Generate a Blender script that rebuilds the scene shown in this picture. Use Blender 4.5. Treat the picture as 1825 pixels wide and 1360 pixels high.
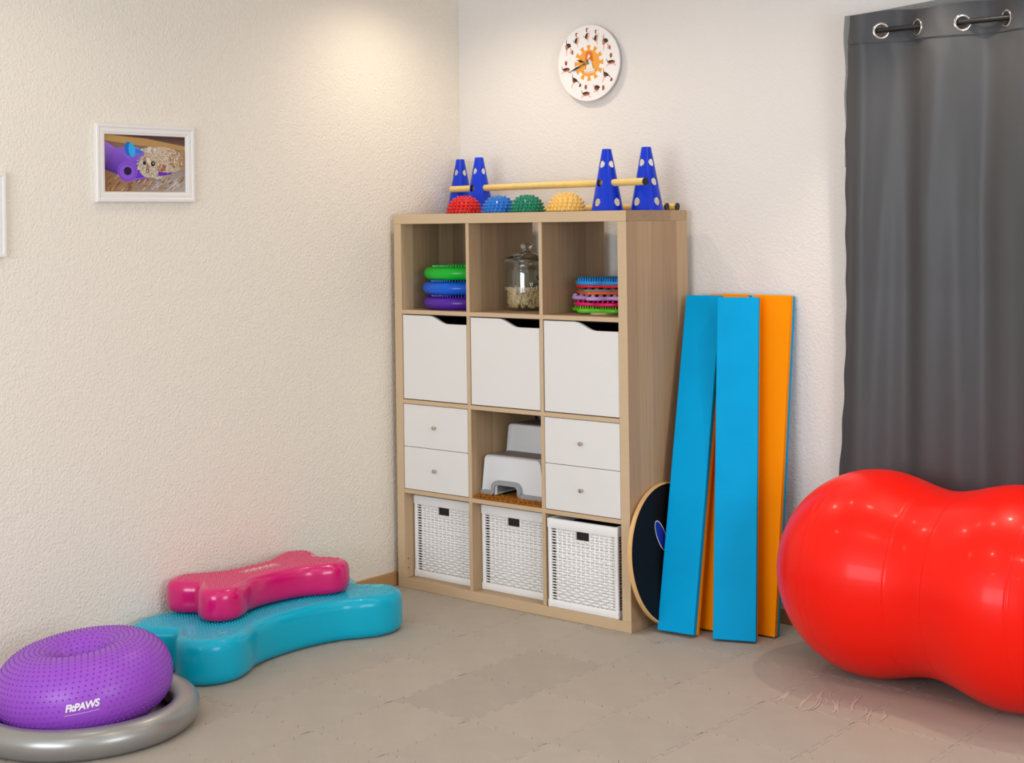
import bpy, bmesh, math, random
from mathutils import Vector, Matrix
from mathutils.geometry import tessellate_polygon
from math import sin, cos, pi, radians, sqrt, atan2, floor as ifloor

for o in list(bpy.data.objects):
    bpy.data.objects.remove(o, do_unlink=True)
SC = bpy.context.scene
COL = SC.collection
rnd = random.Random(7)

# ------------------------------------------------------------------ camera
YAW, ROLL = -0.6900745128, -0.0135762873
FOC, PPY = 2622.285, 395.875
fw = Vector((sin(YAW), cos(YAW), 0)); r0 = Vector((cos(YAW), -sin(YAW), 0)); u0 = r0.cross(fw)
rr = r0 * cos(ROLL) + u0 * sin(ROLL); uu = rr.cross(fw)
cd = bpy.data.cameras.new('camera'); cam = bpy.data.objects.new('camera', cd); COL.objects.link(cam)
M = Matrix((rr, uu, -fw)).transposed().to_4x4(); M.translation = Vector((4.06624374, -4.19015372, 1.43432380))
cam.matrix_world = M
cd.sensor_fit = 'HORIZONTAL'; cd.sensor_width = 36; cd.lens = FOC / 1825 * 36
cd.shift_y = -(680 - PPY) / 1825; cd.clip_start = .05
SC.camera = cam

# ------------------------------------------------------------------ world, lights, exposure
w = bpy.data.worlds.new('world'); SC.world = w; w.use_nodes = True
w.node_tree.nodes['Background'].inputs[0].default_value = (.85, .93, 1, 1)
w.node_tree.nodes['Background'].inputs[1].default_value = 1.0
SC.view_settings.view_transform = 'Standard'; SC.view_settings.look = 'None'
SC.view_settings.exposure = 0.0; SC.view_settings.gamma = 1; SC.view_settings.use_curve_mapping = False

def area(name, loc, rot, sx, sy, power, col):
    l = bpy.data.lights.new(name, 'AREA'); l.shape = 'RECTANGLE'; l.size = sx; l.size_y = sy
    l.energy = power; l.color = col
    o = bpy.data.objects.new(name, l); COL.objects.link(o); o.location = loc; o.rotation_euler = rot
    return o
def spot(name, loc, power, col, angle=150, blend=1.0, rad=.03, tilt=(0, 0, 0)):
    l = bpy.data.lights.new(name, 'SPOT'); l.energy = power; l.color = col; l.spot_size = radians(angle)
    l.spot_blend = blend; l.shadow_soft_size = rad
    o = bpy.data.objects.new(name, l); COL.objects.link(o); o.location = loc; o.rotation_euler = tilt
    return o
DAY = (.90, .97, 1.06); WARM = (1, .86, .70)
# daylight through the two sashes of the window in the wall behind the camera, and through the unseen window in the right wall
area('window_daylight', (1.45, -5.36, 1.45), (radians(90), 0, 0), 1.10, 1.35, 38, DAY)
area('window_daylight', (2.65, -5.36, 1.45), (radians(90), 0, 0), 1.10, 1.35, 38, DAY)
area('window_daylight', (5.36, -2.2, 1.45), (radians(90), 0, radians(90)), 1.6, 1.35, 44, DAY)
# recessed warm ceiling spots, a row along the back wall and a row in the room
for x, y, p in ((.42, -.12, 19), (1.15, -.1, 5), (1.75, -.22, 7), (2.75, -.22, 7), (3.2, -.15, 8),
                (.6, -1.7, 9), (1.9, -1.7, 15), (3.2, -1.7, 15), (1.9, -3.4, 15), (3.6, -3.4, 15)):
    spot('ceiling_spot_light', (x, y, 2.46), p, WARM)

spot('ceiling_spot_light', (2.2, .05, 2.46), 30, WARM, 84, .5, .022)   # narrow one right above the ball

# ------------------------------------------------------------------ materials
def s2l(c):
    c = c / 255.
    return c / 12.92 if c <= .04045 else ((c + .055) / 1.055) ** 2.4
def lin(c): return (s2l(c[0]), s2l(c[1]), s2l(c[2]), 1)

def mat(name, col, rough=.5, metal=0, spec=.5, coat=0, coatr=.1, sheen=0, bump=None, var=None, sss=0):
    """bump = (scale, strength, distance, detail); var = (scale, amount)"""
    m = bpy.data.materials.new(name); m.use_nodes = True
    nt = m.node_tree; b = nt.nodes['Principled BSDF']; L = nt.links.new
    b.inputs['Base Color'].default_value = lin(col); b.inputs['Roughness'].default_value = rough
    b.inputs['Metallic'].default_value = metal; b.inputs['Specular IOR Level'].default_value = spec
    b.inputs['Coat Weight'].default_value = coat; b.inputs['Coat Roughness'].default_value = coatr
    b.inputs['Sheen Weight'].default_value = sheen
    if sss:
        b.inputs['Subsurface Weight'].default_value = sss; b.inputs['Subsurface Scale'].default_value = .01
    tc = nt.nodes.new('ShaderNodeTexCoord')
    if bump:
        n = nt.nodes.new('ShaderNodeTexNoise'); n.inputs['Scale'].default_value = bump[0]
        n.inputs['Detail'].default_value = bump[3] if len(bump) > 3 else 2
        L(tc.outputs['Object'], n.inputs['Vector'])
        bp = nt.nodes.new('ShaderNodeBump'); bp.inputs['Strength'].default_value = bump[1]
        bp.inputs['Distance'].default_value = bump[2]
        L(n.outputs['Fac'], bp.inputs['Height']); L(bp.outputs['Normal'], b.inputs['Normal'])
    if var:
        n2 = nt.nodes.new('ShaderNodeTexNoise'); n2.inputs['Scale'].default_value = var[0]
        n2.inputs['Detail'].default_value = 4
        L(tc.outputs['Object'], n2.inputs['Vector'])
        hs = nt.nodes.new('ShaderNodeHueSaturation'); hs.inputs['Color'].default_value = lin(col)
        mr = nt.nodes.new('ShaderNodeMapRange')
        mr.inputs['From Min'].default_value = .3; mr.inputs['From Max'].default_value = .7
        mr.inputs['To Min'].default_value = 1 - var[1]; mr.inputs['To Max'].default_value = 1 + var[1]
        L(n2.outputs['Fac'], mr.inputs['Value']); L(mr.outputs['Result'], hs.inputs['Value'])
        L(hs.outputs['Color'], b.inputs['Base Color'])
    return m

def wood(name, light, dark, axis, strip=.082):
    """bleached oak print: long fine grain along one axis, boards glued of strips of slightly different tone"""
    m = bpy.data.materials.new(name); m.use_nodes = True
    nt = m.node_tree; b = nt.nodes['Principled BSDF']; L = nt.links.new; N = nt.nodes.new
    b.inputs['Roughness'].default_value = .45; b.inputs['Specular IOR Level'].default_value = .35
    tc = N('ShaderNodeTexCoord'); mp = N('ShaderNodeMapping')
    sc = [150, 150, 150]; sc[axis] = 3.0
    mp.inputs['Scale'].default_value = sc
    L(tc.outputs['Object'], mp.inputs['Vector'])
    n = N('ShaderNodeTexNoise'); n.inputs['Scale'].default_value = 1; n.inputs['Detail'].default_value = 3
    L(mp.outputs['Vector'], n.inputs['Vector'])
    sep = N('ShaderNodeSeparateXYZ'); L(tc.outputs['Object'], sep.inputs['Vector'])
    ax = [0, 1, 2]; ax.remove(axis)
    oi = N('ShaderNodeObjectInfo')
    add = N('ShaderNodeMath'); add.operation = 'MULTIPLY_ADD'; add.inputs[1].default_value = 9.0
    L(oi.outputs['Random'], add.inputs[0]); L(sep.outputs[1 if axis != 1 else 2], add.inputs[2])
    vor = N('ShaderNodeTexVoronoi'); vor.voronoi_dimensions = '1D'; vor.inputs['Scale'].default_value = 1 / strip
    L(add.outputs[0], vor.inputs['W'])
    mix = N('ShaderNodeMath'); mix.operation = 'MULTIPLY_ADD'
    sp2 = N('ShaderNodeSeparateColor'); L(vor.outputs['Color'], sp2.inputs['Color'])
    L(sp2.outputs[0], mix.inputs[0]); mix.inputs[1].default_value = .58
    sub = N('ShaderNodeMath'); sub.operation = 'MULTIPLY'; sub.inputs[1].default_value = .55
    L(n.outputs['Fac'], sub.inputs[0]); L(sub.outputs[0], mix.inputs[2])
    cr = N('ShaderNodeMix'); cr.data_type = 'RGBA'
    cr.inputs['A'].default_value = lin(dark); cr.inputs['B'].default_value = lin(light)
    L(mix.outputs[0], cr.inputs['Factor']); L(cr.outputs['Result'], b.inputs['Base Color'])
    bp = N('ShaderNodeBump'); bp.inputs['Strength'].default_value = .15; bp.inputs['Distance'].default_value = .0006
    L(n.outputs['Fac'], bp.inputs['Height']); L(bp.outputs['Normal'], b.inputs['Normal'])
    return m

def wall_mat(name, col, relief=.62):
    m = mat(name, col, .85, spec=.2)
    nt = m.node_tree; b = nt.nodes['Principled BSDF']; L = nt.links.new; N = nt.nodes.new
    tc = N('ShaderNodeTexCoord')
    n = N('ShaderNodeTexNoise'); n.inputs['Scale'].default_value = 120; n.inputs['Detail'].default_value = 3
    n.inputs['Roughness'].default_value = .45
    L(tc.outputs['Object'], n.inputs['Vector'])
    n2 = N('ShaderNodeTexNoise'); n2.inputs['Scale'].default_value = 2.2; n2.inputs['Detail'].default_value = 3
    L(tc.outputs['Object'], n2.inputs['Vector'])
    bp = N('ShaderNodeBump'); bp.inputs['Strength'].default_value = relief; bp.inputs['Distance'].default_value = .006
    L(n.outputs['Fac'], bp.inputs['Height']); L(bp.outputs['Normal'], b.inputs['Normal'])
    return m

def tile_mat():
    m = mat('foam_tile_grey', (166, 154, 144), .75, spec=.3)
    nt = m.node_tree; b = nt.nodes['Principled BSDF']; L = nt.links.new; N = nt.nodes.new
    tc = N('ShaderNodeTexCoord'); oi = N('ShaderNodeObjectInfo')
    hs = N('ShaderNodeHueSaturation')
    n2 = N('ShaderNodeTexNoise'); n2.inputs['Scale'].default_value = 9; n2.inputs['Detail'].default_value = 5
    L(tc.outputs['Object'], n2.inputs['Vector'])
    a = N('ShaderNodeMath'); a.operation = 'MULTIPLY_ADD'; a.inputs[1].default_value = .16; a.inputs[2].default_value = .92
    L(n2.outputs['Fac'], a.inputs[0]); L(a.outputs[0], hs.inputs['Value'])
    L(oi.outputs['Color'], hs.inputs['Color']); L(hs.outputs['Color'], b.inputs['Base Color'])
    wv = N('ShaderNodeTexWave'); wv.inputs['Scale'].default_value = 95; wv.bands_direction = 'DIAGONAL'
    wv.inputs['Distortion'].default_value = .4
    L(tc.outputs['Object'], wv.inputs['Vector'])
    bp = N('ShaderNodeBump'); bp.inputs['Strength'].default_value = .12; bp.inputs['Distance'].default_value = .001
    L(wv.outputs['Fac'], bp.inputs['Height']); L(bp.outputs['Normal'], b.inputs['Normal'])
    return m

def glass_mat(name, tint=(244, 248, 246)):
    m = bpy.data.materials.new(name); m.use_nodes = True
    nt = m.node_tree; nt.nodes.remove(nt.nodes['Principled BSDF']); L = nt.links.new; N = nt.nodes.new
    out = nt.nodes['Material Output']
    t = N('ShaderNodeBsdfTransparent'); t.inputs[0].default_value = lin(tint)
    g = N('ShaderNodeBsdfGlossy'); g.inputs['Roughness'].default_value = .03
    lw = N('ShaderNodeLayerWeight'); lw.inputs['Blend'].default_value = .5
    pw = N('ShaderNodeMath'); pw.operation = 'POWER'; pw.inputs[1].default_value = 3.0; L(lw.outputs['Facing'], pw.inputs[0])
    f = N('ShaderNodeMath'); f.operation = 'MULTIPLY_ADD'; f.inputs[1].default_value = .9; f.inputs[2].default_value = .10; L(pw.outputs[0], f.inputs[0])
    mx = N('ShaderNodeMixShader'); L(f.outputs[0], mx.inputs[0]); L(t.outputs[0], mx.inputs[1]); L(g.outputs[0], mx.inputs[2])
    L(mx.outputs[0], out.inputs['Surface'])
    return m

def print_mat(name, rough=.5):
    m = mat(name, (255, 255, 255), rough)
    nt = m.node_tree; at = nt.nodes.new('ShaderNodeAttribute'); at.attribute_name = 'ink'
    nt.links.new(at.outputs['Color'], nt.nodes['Principled BSDF'].inputs['Base Color'])
    return m

OAKL, OAKD = (212, 182, 144), (138, 107, 78)
oak_z = wood('oak_upright', OAKL, OAKD, 2); oak_x = wood('oak_level', OAKL, OAKD, 0)
oak_edge = wood('oak_edge_band', (216, 190, 156), (202, 172, 134), 0, .5)
oak_trim = wood('oak_trim', (196, 152, 104), (150, 108, 68), 1, .2)
oak_trim_x = wood('oak_trim_back', (196, 152, 104), (150, 108, 68), 0, .2)
m_wall_l = wall_mat('cream_roughcast_left', (242, 234, 220)); m_wall_b = wall_mat('white_roughcast_back', (236, 231, 226), .42)
m_white_wall = mat('white_paint', (235, 230, 222), .8)
m_ceil = mat('white_ceiling', (240, 238, 234), .9)
m_tile = tile_mat(); m_floor = mat('grey_underlay', (120, 112, 105), .9)
m_white = mat('white_lacquer', (238, 236, 233), .35, bump=(40, .05, .0005))
m_whiteplastic = mat('white_plastic', (232, 234, 236), .28)
m_greyrubber = mat('grey_rubber', (160, 164, 166), .6); m_taupe = mat('taupe_tread', (128, 117, 110), .7, bump=(220, .4, .002))
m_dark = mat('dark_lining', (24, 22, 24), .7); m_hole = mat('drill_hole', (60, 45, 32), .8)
m_steel = mat('brushed_steel', (196, 190, 184), .3, metal=1)
m_chrome = mat('chrome', (225, 220, 214), .12, metal=1)
m_rattan = mat('white_paper_rattan', (250, 249, 247), .7, bump=(260, .3, .001))
m_blackplastic = mat('black_plastic', (22, 22, 24), .35)
m_coneblue = mat('blue_plastic', (8, 56, 208), .28, spec=.35)
m_pole = mat('yellow_pole', (242, 208, 126), .4, var=(30, .04))
m_frame = mat('white_frame', (240, 236, 232), .4)
m_curtain = mat('charcoal_satin', (72, 73, 76), .44, spec=.4, sheen=.06, bump=(900, .12, .0004, 2))
m_fleece = mat('grey_fleece', (158, 160, 158), .95, sheen=.5, bump=(420, 1, .006, 4))
m_red = mat('red_vinyl', (252, 22, 2), .34, spec=.22, coat=.10, coatr=.09)
m_teal = mat('teal_vinyl', (0, 174, 206), .24, spec=.2, coat=.25, coatr=.06, bump=(14, .08, .004)); m_tealnub = mat('teal_nub', (40, 186, 212), .35, spec=.25)
m_pink = mat('magenta_vinyl', (214, 6, 108), .25, coat=.4, coatr=.08, bump=(14, .06, .004)); m_pinknub = mat('pink_nub', (214, 58, 104), .45)
m_purple = mat('purple_vinyl', (154, 74, 200), .38, spec=.5); m_purplenub = mat('purple_nub', (128, 52, 176), .4)
m_silver = mat('silver_vinyl', (158, 157, 154), .32, metal=.55, coat=.2, coatr=.15)
m_print_white = mat('white_print', (238, 232, 236), .5); m_print_grey = mat('dark_grey_print', (110, 112, 118), .5)
m_beam_blue = mat('blue_leatherette', (0, 164, 224), .55, spec=.08, var=(7, .05), bump=(300, .06, .0005))
m_beam_orange = mat('orange_leatherette', (255, 150, 0), .55, spec=.08, bump=(300, .06, .0005))
m_ply = wood('birch_ply_edge', (232, 188, 130), (206, 158, 102), 1, .3)
m_gripblack = mat('black_grip', (14, 14, 16), .6, spec=.2, bump=(500, .3, .0008))
m_ink = print_mat('printed_ink', .45); m_photo = print_mat('photo_print', .3)
m_glass = glass_mat('clear_glass'); m_window_glass = glass_mat('window_glass')
m_lidglass = mat('thick_glass', (236, 242, 238), .03); m_lidglass.node_tree.nodes['Principled BSDF'].inputs['Transmission Weight'].default_value = 1
m_treat = mat('biscuit', (252, 218, 168), .8, var=(90, .18)); m_treat_fill = mat('biscuit_red', (150, 70, 42), .8)
m_shag = mat('ochre_shag', (186, 116, 28), .95, var=(120, .35))

# ------------------------------------------------------------------ mesh helpers
def new_obj(name, bm, m, parent=None, smooth=False, origin=None, kind=None, autosmooth=None):
    org = parent.matrix_world.translation if parent is not None else Vector(origin if origin is not None else (0, 0, 0))
    if parent is not None: org = world_loc(parent)
    bm.transform(Matrix.Translation(-org))
    me = bpy.data.meshes.new(name); bm.to_mesh(me); bm.free()
    for mm in (m if isinstance(m, (list, tuple)) else [m]): me.materials.append(mm)
    if smooth: me.shade_smooth()
    if autosmooth is not None: me.set_sharp_from_angle(angle=radians(autosmooth))
    o = bpy.data.objects.new(name, me); COL.objects.link(o)
    if parent is not None: o.parent = parent
    else: o.location = org
    if kind: o['kind'] = kind
    return o
def world_loc(o):
    v = Vector((0, 0, 0))
    while o is not None:
        v += o.location; o = o.parent
    return v
def thing(name, loc, label, cat, group=None):
    o = bpy.data.objects.new(name, None); COL.objects.link(o); o.location = loc
    o.empty_display_size = .05
    return tag(o, label, cat, group)
def tag(o, label, cat, group=None, kind=None):
    o['label'] = label; o['category'] = cat
    if group: o['group'] = group
    if kind: o['kind'] = kind
    return o
def structure(o):
    o['kind'] = 'structure'; return o
def copy_tree(o, parent=None):
    c = o.copy(); COL.objects.link(c)
    if parent is not None: c.parent = parent
    for ch in [x for x in bpy.data.objects if x.parent == o]:
        copy_tree(ch, c)
    return c

def box(bm, lo, hi, bev=0, seg=2):
    g = bmesh.ops.create_cube(bm, size=1)
    s = [hi[i] - lo[i] for i in range(3)]; c = [(hi[i] + lo[i]) / 2 for i in range(3)]
    bmesh.ops.scale(bm, vec=s, verts=g['verts']); bmesh.ops.translate(bm, vec=c, verts=g['verts'])
    if bev:
        es = list({e for v in g['verts'] for e in v.link_edges})
        bmesh.ops.bevel(bm, geom=es, offset=bev, segments=seg, affect='EDGES', profile=.5)
    return bm
def nbox(lo, hi, bev=0, seg=2): return box(bmesh.new(), lo, hi, bev, seg)

def loft(bm, rings, closed=True, cap0=False, cap1=False, loop=False):
    """rings of equally many points joined by quads"""
    R = [[bm.verts.new(p) for p in ring] for ring in rings]
    n = len(R[0]); k = len(R)
    for i in range(k if loop else k - 1):
        a, b = R[i], R[(i + 1) % k]
        for j in range(n if closed else n - 1):
            bm.faces.new((a[j], a[(j + 1) % n], b[(j + 1) % n], b[j]))
    if cap0: bm.faces.new(list(reversed(R[0])))
    if cap1: bm.faces.new(R[-1])
    return R
def lathe(bm, prof, seg=32, c=(0, 0, 0), closed_prof=False):
    """profile of (radius, z) turned about z"""
    rings = []
    for r, z in prof:
        r = max(r, 1e-5)
        rings.append([(c[0] + r * cos(2 * pi * j / seg), c[1] + r * sin(2 * pi * j / seg), c[2] + z) for j in range(seg)])
    loft(bm, rings, True, loop=closed_prof)
    bmesh.ops.remove_doubles(bm, verts=bm.verts, dist=2e-5)
    return bm
def tube(bm, path, r, seg=10, caps=True, flat=None):
    path = [Vector(p) for p in path]; rings = []
    for i, p in enumerate(path):
        t = (path[min(i + 1, len(path) - 1)] - path[max(i - 1, 0)]).normalized()
        up = Vector((0, 0, 1)) if abs(t.z) < .9 else Vector((0, 1, 0))
        a = t.cross(up).normalized(); b = a.cross(t).normalized()
        rings.append([p + (a * cos(2 * pi * j / seg) * (flat or r) + b * sin(2 * pi * j / seg) * r) for j in range(seg)])
    loft(bm, rings, True, caps, caps)
    return bm
def prism(bm, pts, fn0, fn1):
    """2D outline carried to two planes by fn0 / fn1 and closed"""
    loft(bm, [[fn0(*p) for p in pts], [fn1(*p) for p in pts]], True, True, True)
    return bm
def recalc(bm):
    bmesh.ops.recalc_face_normals(bm, faces=bm.faces); return bm
def catmull(P, n=8, closed=True):
    out = []; k = len(P)
    for i in range(k if closed else k - 1):
        p0, p1, p2, p3 = (P[(i - 1) % k], P[i], P[(i + 1) % k], P[(i + 2) % k]) if closed else \
            (P[max(i - 1, 0)], P[i], P[i + 1], P[min(i + 2, k - 1)])
        for s in range(n):
            t = s / n
            out.append(tuple(.5 * (2 * b + (c - a) * t + (2 * a - 5 * b + 4 * c - d) * t * t + (3 * b - a - 3 * c + d) * t ** 3)
                             for a, b, c, d in zip(p0, p1, p2, p3)))
    if not closed: out.append(tuple(P[-1]))
    return out
def text_bm(s, size, shear=0, ext=0, offset=0, spacing=1.0, align='CENTER'):
    cu = bpy.data.curves.new('lettering', 'FONT'); cu.body = s; cu.size = size; cu.shear = shear
    cu.offset = offset; cu.space_character = spacing; cu.align_x = align; cu.align_y = 'CENTER'; cu.resolution_u = 3
    o = bpy.data.objects.new('lettering', cu); COL.objects.link(o)
    dg = bpy.context.evaluated_depsgraph_get(); me = bpy.data.meshes.new_from_object(o.evaluated_get(dg))
    bm = bmesh.new(); bm.from_mesh(me)
    bpy.data.objects.remove(o, do_unlink=True); bpy.data.curves.remove(cu); bpy.data.meshes.remove(me)
    return bm
def inside(pt, poly):
    x, y = pt; c = False; j = len(poly) - 1
    for i in range(len(poly)):
        (xi, yi), (xj, yj) = poly[i], poly[j]
        if (yi > y) != (yj > y) and x < (xj - xi) * (y - yi) / (yj - yi) + xi: c = not c
        j = i
    return c
def edge_dist(pt, poly):
    best = 9; P = Vector(pt)
    for i in range(len(poly)):
        a = Vector(poly[i]); b = Vector(poly[(i + 1) % len(poly)]); ab = b - a
        if ab.length < 1e-9: continue
        t = max(0, min(1, (P - a).dot(ab) / ab.length_squared)); best = min(best, (P - a - ab * t).length)
    return best
def nub(bm, p, n, r, h, seg=6, tip=.45):
    """a small stud: a truncated cone with a rounded tip standing on p along n"""
    n = Vector(n).normalized(); a = n.orthogonal().normalized(); b = n.cross(a); p = Vector(p)
    rings = [[p + n * z + (a * cos(2 * pi * j / seg) + b * sin(2 * pi * j / seg)) * q for j in range(seg)]
             for q, z in ((r, -.001), (r * (1 + tip) / 2 * 1.02, h * .6), (r * tip, h))]
    loft(bm, rings, True, False, True)

class Print:
    """flat print: polygons of ink in layers a hair apart, coloured per corner"""
    def __init__(s): s.polys = []
    def poly(s, pts, col, layer=0, cols=None): s.polys.append((pts, cols or [col] * len(pts), layer))
    def ell(s, cx, cy, a, b, col, layer=0, rot=0, n=16):
        s.poly([(cx + a * cos(t) * cos(rot) - b * sin(t) * sin(rot), cy + a * cos(t) * sin(rot) + b * sin(t) * cos(rot))
                for t in (2 * pi * i / n for i in range(n))], col, layer)
    def line(s, pts, wd, col, layer=0):
        L, R = [], []
        for i, p in enumerate(pts):
            a = Vector(pts[max(i - 1, 0)]); b = Vector(pts[min(i + 1, len(pts) - 1)]); t = (b - a).normalized()
            ww = wd[i] if isinstance(wd, (list, tuple)) else wd
            L.append((p[0] - t.y * ww / 2, p[1] + t.x * ww / 2)); R.append((p[0] + t.y * ww / 2, p[1] - t.x * ww / 2))
        for i in range(len(pts) - 1):
            s.poly([L[i], L[i + 1], R[i + 1], R[i]], col, layer)
    def build(s, name, fn, m, parent, step=.000003):
        """fn(u, v, height) -> world point"""
        bm = bmesh.new(); lay = bm.loops.layers.float_color.new('ink')
        for rank, (pts, cols, layer) in enumerate(sorted(s.polys, key=lambda q: q[2])):
            vs = [bm.verts.new(fn(p[0], p[1], .0001 + rank * step)) for p in pts]
            try: f = bm.faces.new(vs)
            except ValueError: continue
            for lp, c in zip(f.loops, cols): lp[lay] = lin(c)
        recalc(bm)
        return new_obj(name, bm, m, parent)

# ------------------------------------------------------------------ the room
XL, YB, XR, YF, ZC = -.03, .437, 5.45, -5.42, 2.5
structure(new_obj('wall_left', nbox((XL - .12, YF - .12, -.1), (XL, YB + .12, ZC + .1)), m_wall_l))
structure(new_obj('wall_back', nbox((XL, YB, -.1), (XR + .12, YB + .12, ZC + .1)), m_wall_b))
bm = bmesh.new()   # right wall, with the opening of its window
for lo, hi in (((XR, YF, -.1), (XR + .12, -3.05, ZC + .1)), ((XR, -1.35, -.1), (XR + .12, YB, ZC + .1)),
               ((XR, -3.05, -.1), (XR + .12, -1.35, .75)), ((XR, -3.05, 2.15), (XR + .12, -1.35, ZC + .1))): box(bm, lo, hi)
structure(new_obj('wall_right', bm, m_white_wall))
bm = bmesh.new()   # wall behind the camera, with its window opening
for lo, hi in (((XL, YF - .12, -.1), (.85, YF, ZC + .1)), ((3.25, YF - .12, -.1), (XR + .12, YF, ZC + .1)),
               ((.85, YF - .12, -.1), (3.25, YF, .75)), ((.85, YF - .12, 2.15), (3.25, YF, ZC + .1))): box(bm, lo, hi)
structure(new_obj('wall_front', bm, m_white_wall))
structure(new_obj('ceiling', nbox((XL, YF, ZC), (XR, YB, ZC + .1)), m_ceil))
bm = bmesh.new()
for lo, hi in (((.85, -5.5, .75), (.9, -5.44, 2.15)), ((3.2, -5.5, .75), (3.25, -5.44, 2.15)), ((2.01, -5.5, .8), (2.09, -5.44, 2.1)),
               ((.9, -5.5, .75), (3.2, -5.44, .8)), ((.9, -5.5, 2.1), (3.2, -5.44, 2.15))): box(bm, lo, hi)
wn = structure(new_obj('window_1', bm, m_white)); new_obj('pane', nbox((.9, -5.475, .8), (2.01, -5.465, 2.1)), m_window_glass, wn)
new_obj('pane', nbox((2.09, -5.475, .8), (3.2, -5.465, 2.1)), m_window_glass, wn)
bm = bmesh.new()
for lo, hi in (((5.47, -3.05, .75), (5.53, -3.0, 2.15)), ((5.47, -1.4, .75), (5.53, -1.35, 2.15)),
               ((5.47, -3.0, .75), (5.53, -1.4, .8)), ((5.47, -3.0, 2.1), (5.53, -1.4, 2.15))): box(bm, lo, hi)
wn = structure(new_obj('window_2', bm, m_white)); new_obj('pane', nbox((5.495, -3.0, .8), (5.505, -1.4, 2.1)), m_window_glass, wn)
structure(new_obj('baseboard_left', nbox((XL, YF, 0), (XL + .012, YB, .054), .002), oak_trim))
structure(new_obj('baseboard_back', nbox((XL + .012, YB - .012, 0), (XR, YB, .054), .002), oak_trim_x))

# floor: underlay and interlocking foam mats, each its own piece
FT = .012
floor = structure(new_obj('floor', nbox((XL, YF, -.1), (XR, YB, -FT)), m_floor))
PX, PY, TX, TY = .2955, .333, .668, -1.012
def wave_edge(n=9, d=.0075):
    """dovetail teeth along 0..1, zero mean, same for all sides so that neighbours interlock"""
    pts = []; s = 1 / n; k = .16 * s
    for i in range(n):
        a = i * s; sg = 1 if i % 2 else -1
        if i == 0: pts.append((0, 0))
        if i == 0: pts += [(a + s + k, d * sg)] if False else []
        lo, hi = a, a + s
        if i == 0: pts += [(.012, 0), (.012, d * sg), (hi + k, d * sg)]
        elif i == n - 1: pts += [(lo - k, d * sg), (.988, d * sg), (.988, 0)]
        else: pts += [(lo - k, d * sg), (hi + k, d * sg)]
    return pts
WE = wave_edge()
def tile_outline():
    out = []
    out += [(t, e / PY * 1.0) for t, e in WE]                       # bottom edge, left to right
    out += [(1 + e / PX, t) for t, e in WE]                         # right edge
    out += [(t, 1 + e / PY) for t, e in reversed(WE)]               # top edge
    out += [(e / PX, t) for t, e in reversed(WE)]                   # left edge
    res = []
    for q in out:
        if not res or (abs(res[-1][0] - q[0]) + abs(res[-1][1] - q[1])) > 1e-6: res.append(q)
    if abs(res[0][0] - res[-1][0]) + abs(res[0][1] - res[-1][1]) < 1e-6: res.pop()
    return res
TO = tile_outline()
def inset(poly, d):
    n = len(poly); out = []
    for i in range(n):
        a, b, c = Vector(poly[i - 1]), Vector(poly[i]), Vector(poly[(i + 1) % n])
        n1 = (b - a); n1 = Vector((-n1.y, n1.x)).normalized(); n2 = (c - b); n2 = Vector((-n2.y, n2.x)).normalized()
        m = (n1 + n2); m = m / max(.35, m.length_squared / 2) if m.length > .1 else n1
        out.append((b.x + m.x * d, b.y + m.y * d))
    return out
def tile_mesh(clip=None):
    P = [(x * PX, y * PY) for x, y in TO]
    A, B = inset(P, .0003), inset(P, .0012)
    bm = bmesh.new()
    rg = loft(bm, [[(x, y, -FT) for x, y in A], [(x, y, -.0009) for x, y in A], [(x, y, 0) for x, y in B]], True)
    for t in tessellate_polygon([[Vector((x, y, 0)) for x, y in B]]):
        f = [rg[2][i] for i in t]
        if len({tuple(v.co) for v in f}) == 3:
            try: f = bm.faces.new(f)
            except ValueError: continue
            f.normal_update()
            if f.normal.z < 0: f.normal_flip()
    if clip:
        for co, no in (((clip[0], 0, 0), (-1, 0, 0)), ((0, clip[3], 0), (0, 1, 0))):
            bmesh.ops.bisect_plane(bm, geom=bm.verts[:] + bm.edges[:] + bm.faces[:], plane_co=co, plane_no=no, clear_outer=True)
    me = bpy.data.meshes.new('foam_tile'); bm.to_mesh(me); bm.free(); me.materials.append(m_tile)
    return me
TM = tile_mesh()
TC = (172, 162, 150)
special = {(1, 0): .93, (1, 1): .925, (0, 0): 1.025, (2, 0): 1.01, (2, 1): .985, (0, 1): 1.01, (1, -1): 1.01}
for i in range(-3, 10):
    for j in range(-6, 5):
        x0, y0 = TX + i * PX, TY + j * PY
        if x0 + PX < XL + .02 or y0 > YB - .02: continue
        me = TM
        if x0 < XL + .015 or y0 + PY > YB - .02:
            me = tile_mesh((XL + .0125 - x0, 9, -9, YB - .0125 - y0))
        t = bpy.data.objects.new('foam_tile', me); COL.objects.link(t); t.parent = floor
        v = special.get((i, j), 1 + rnd.uniform(-.02, .02)); c = lin(TC)
        warm = rnd.uniform(-.01, .01)
        t.color = (c[0] * v * (1 + warm), c[1] * v, c[2] * v * (1 - warm), 1)
        t.location = (x0, y0, rnd.uniform(-.0007, 0))
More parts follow.
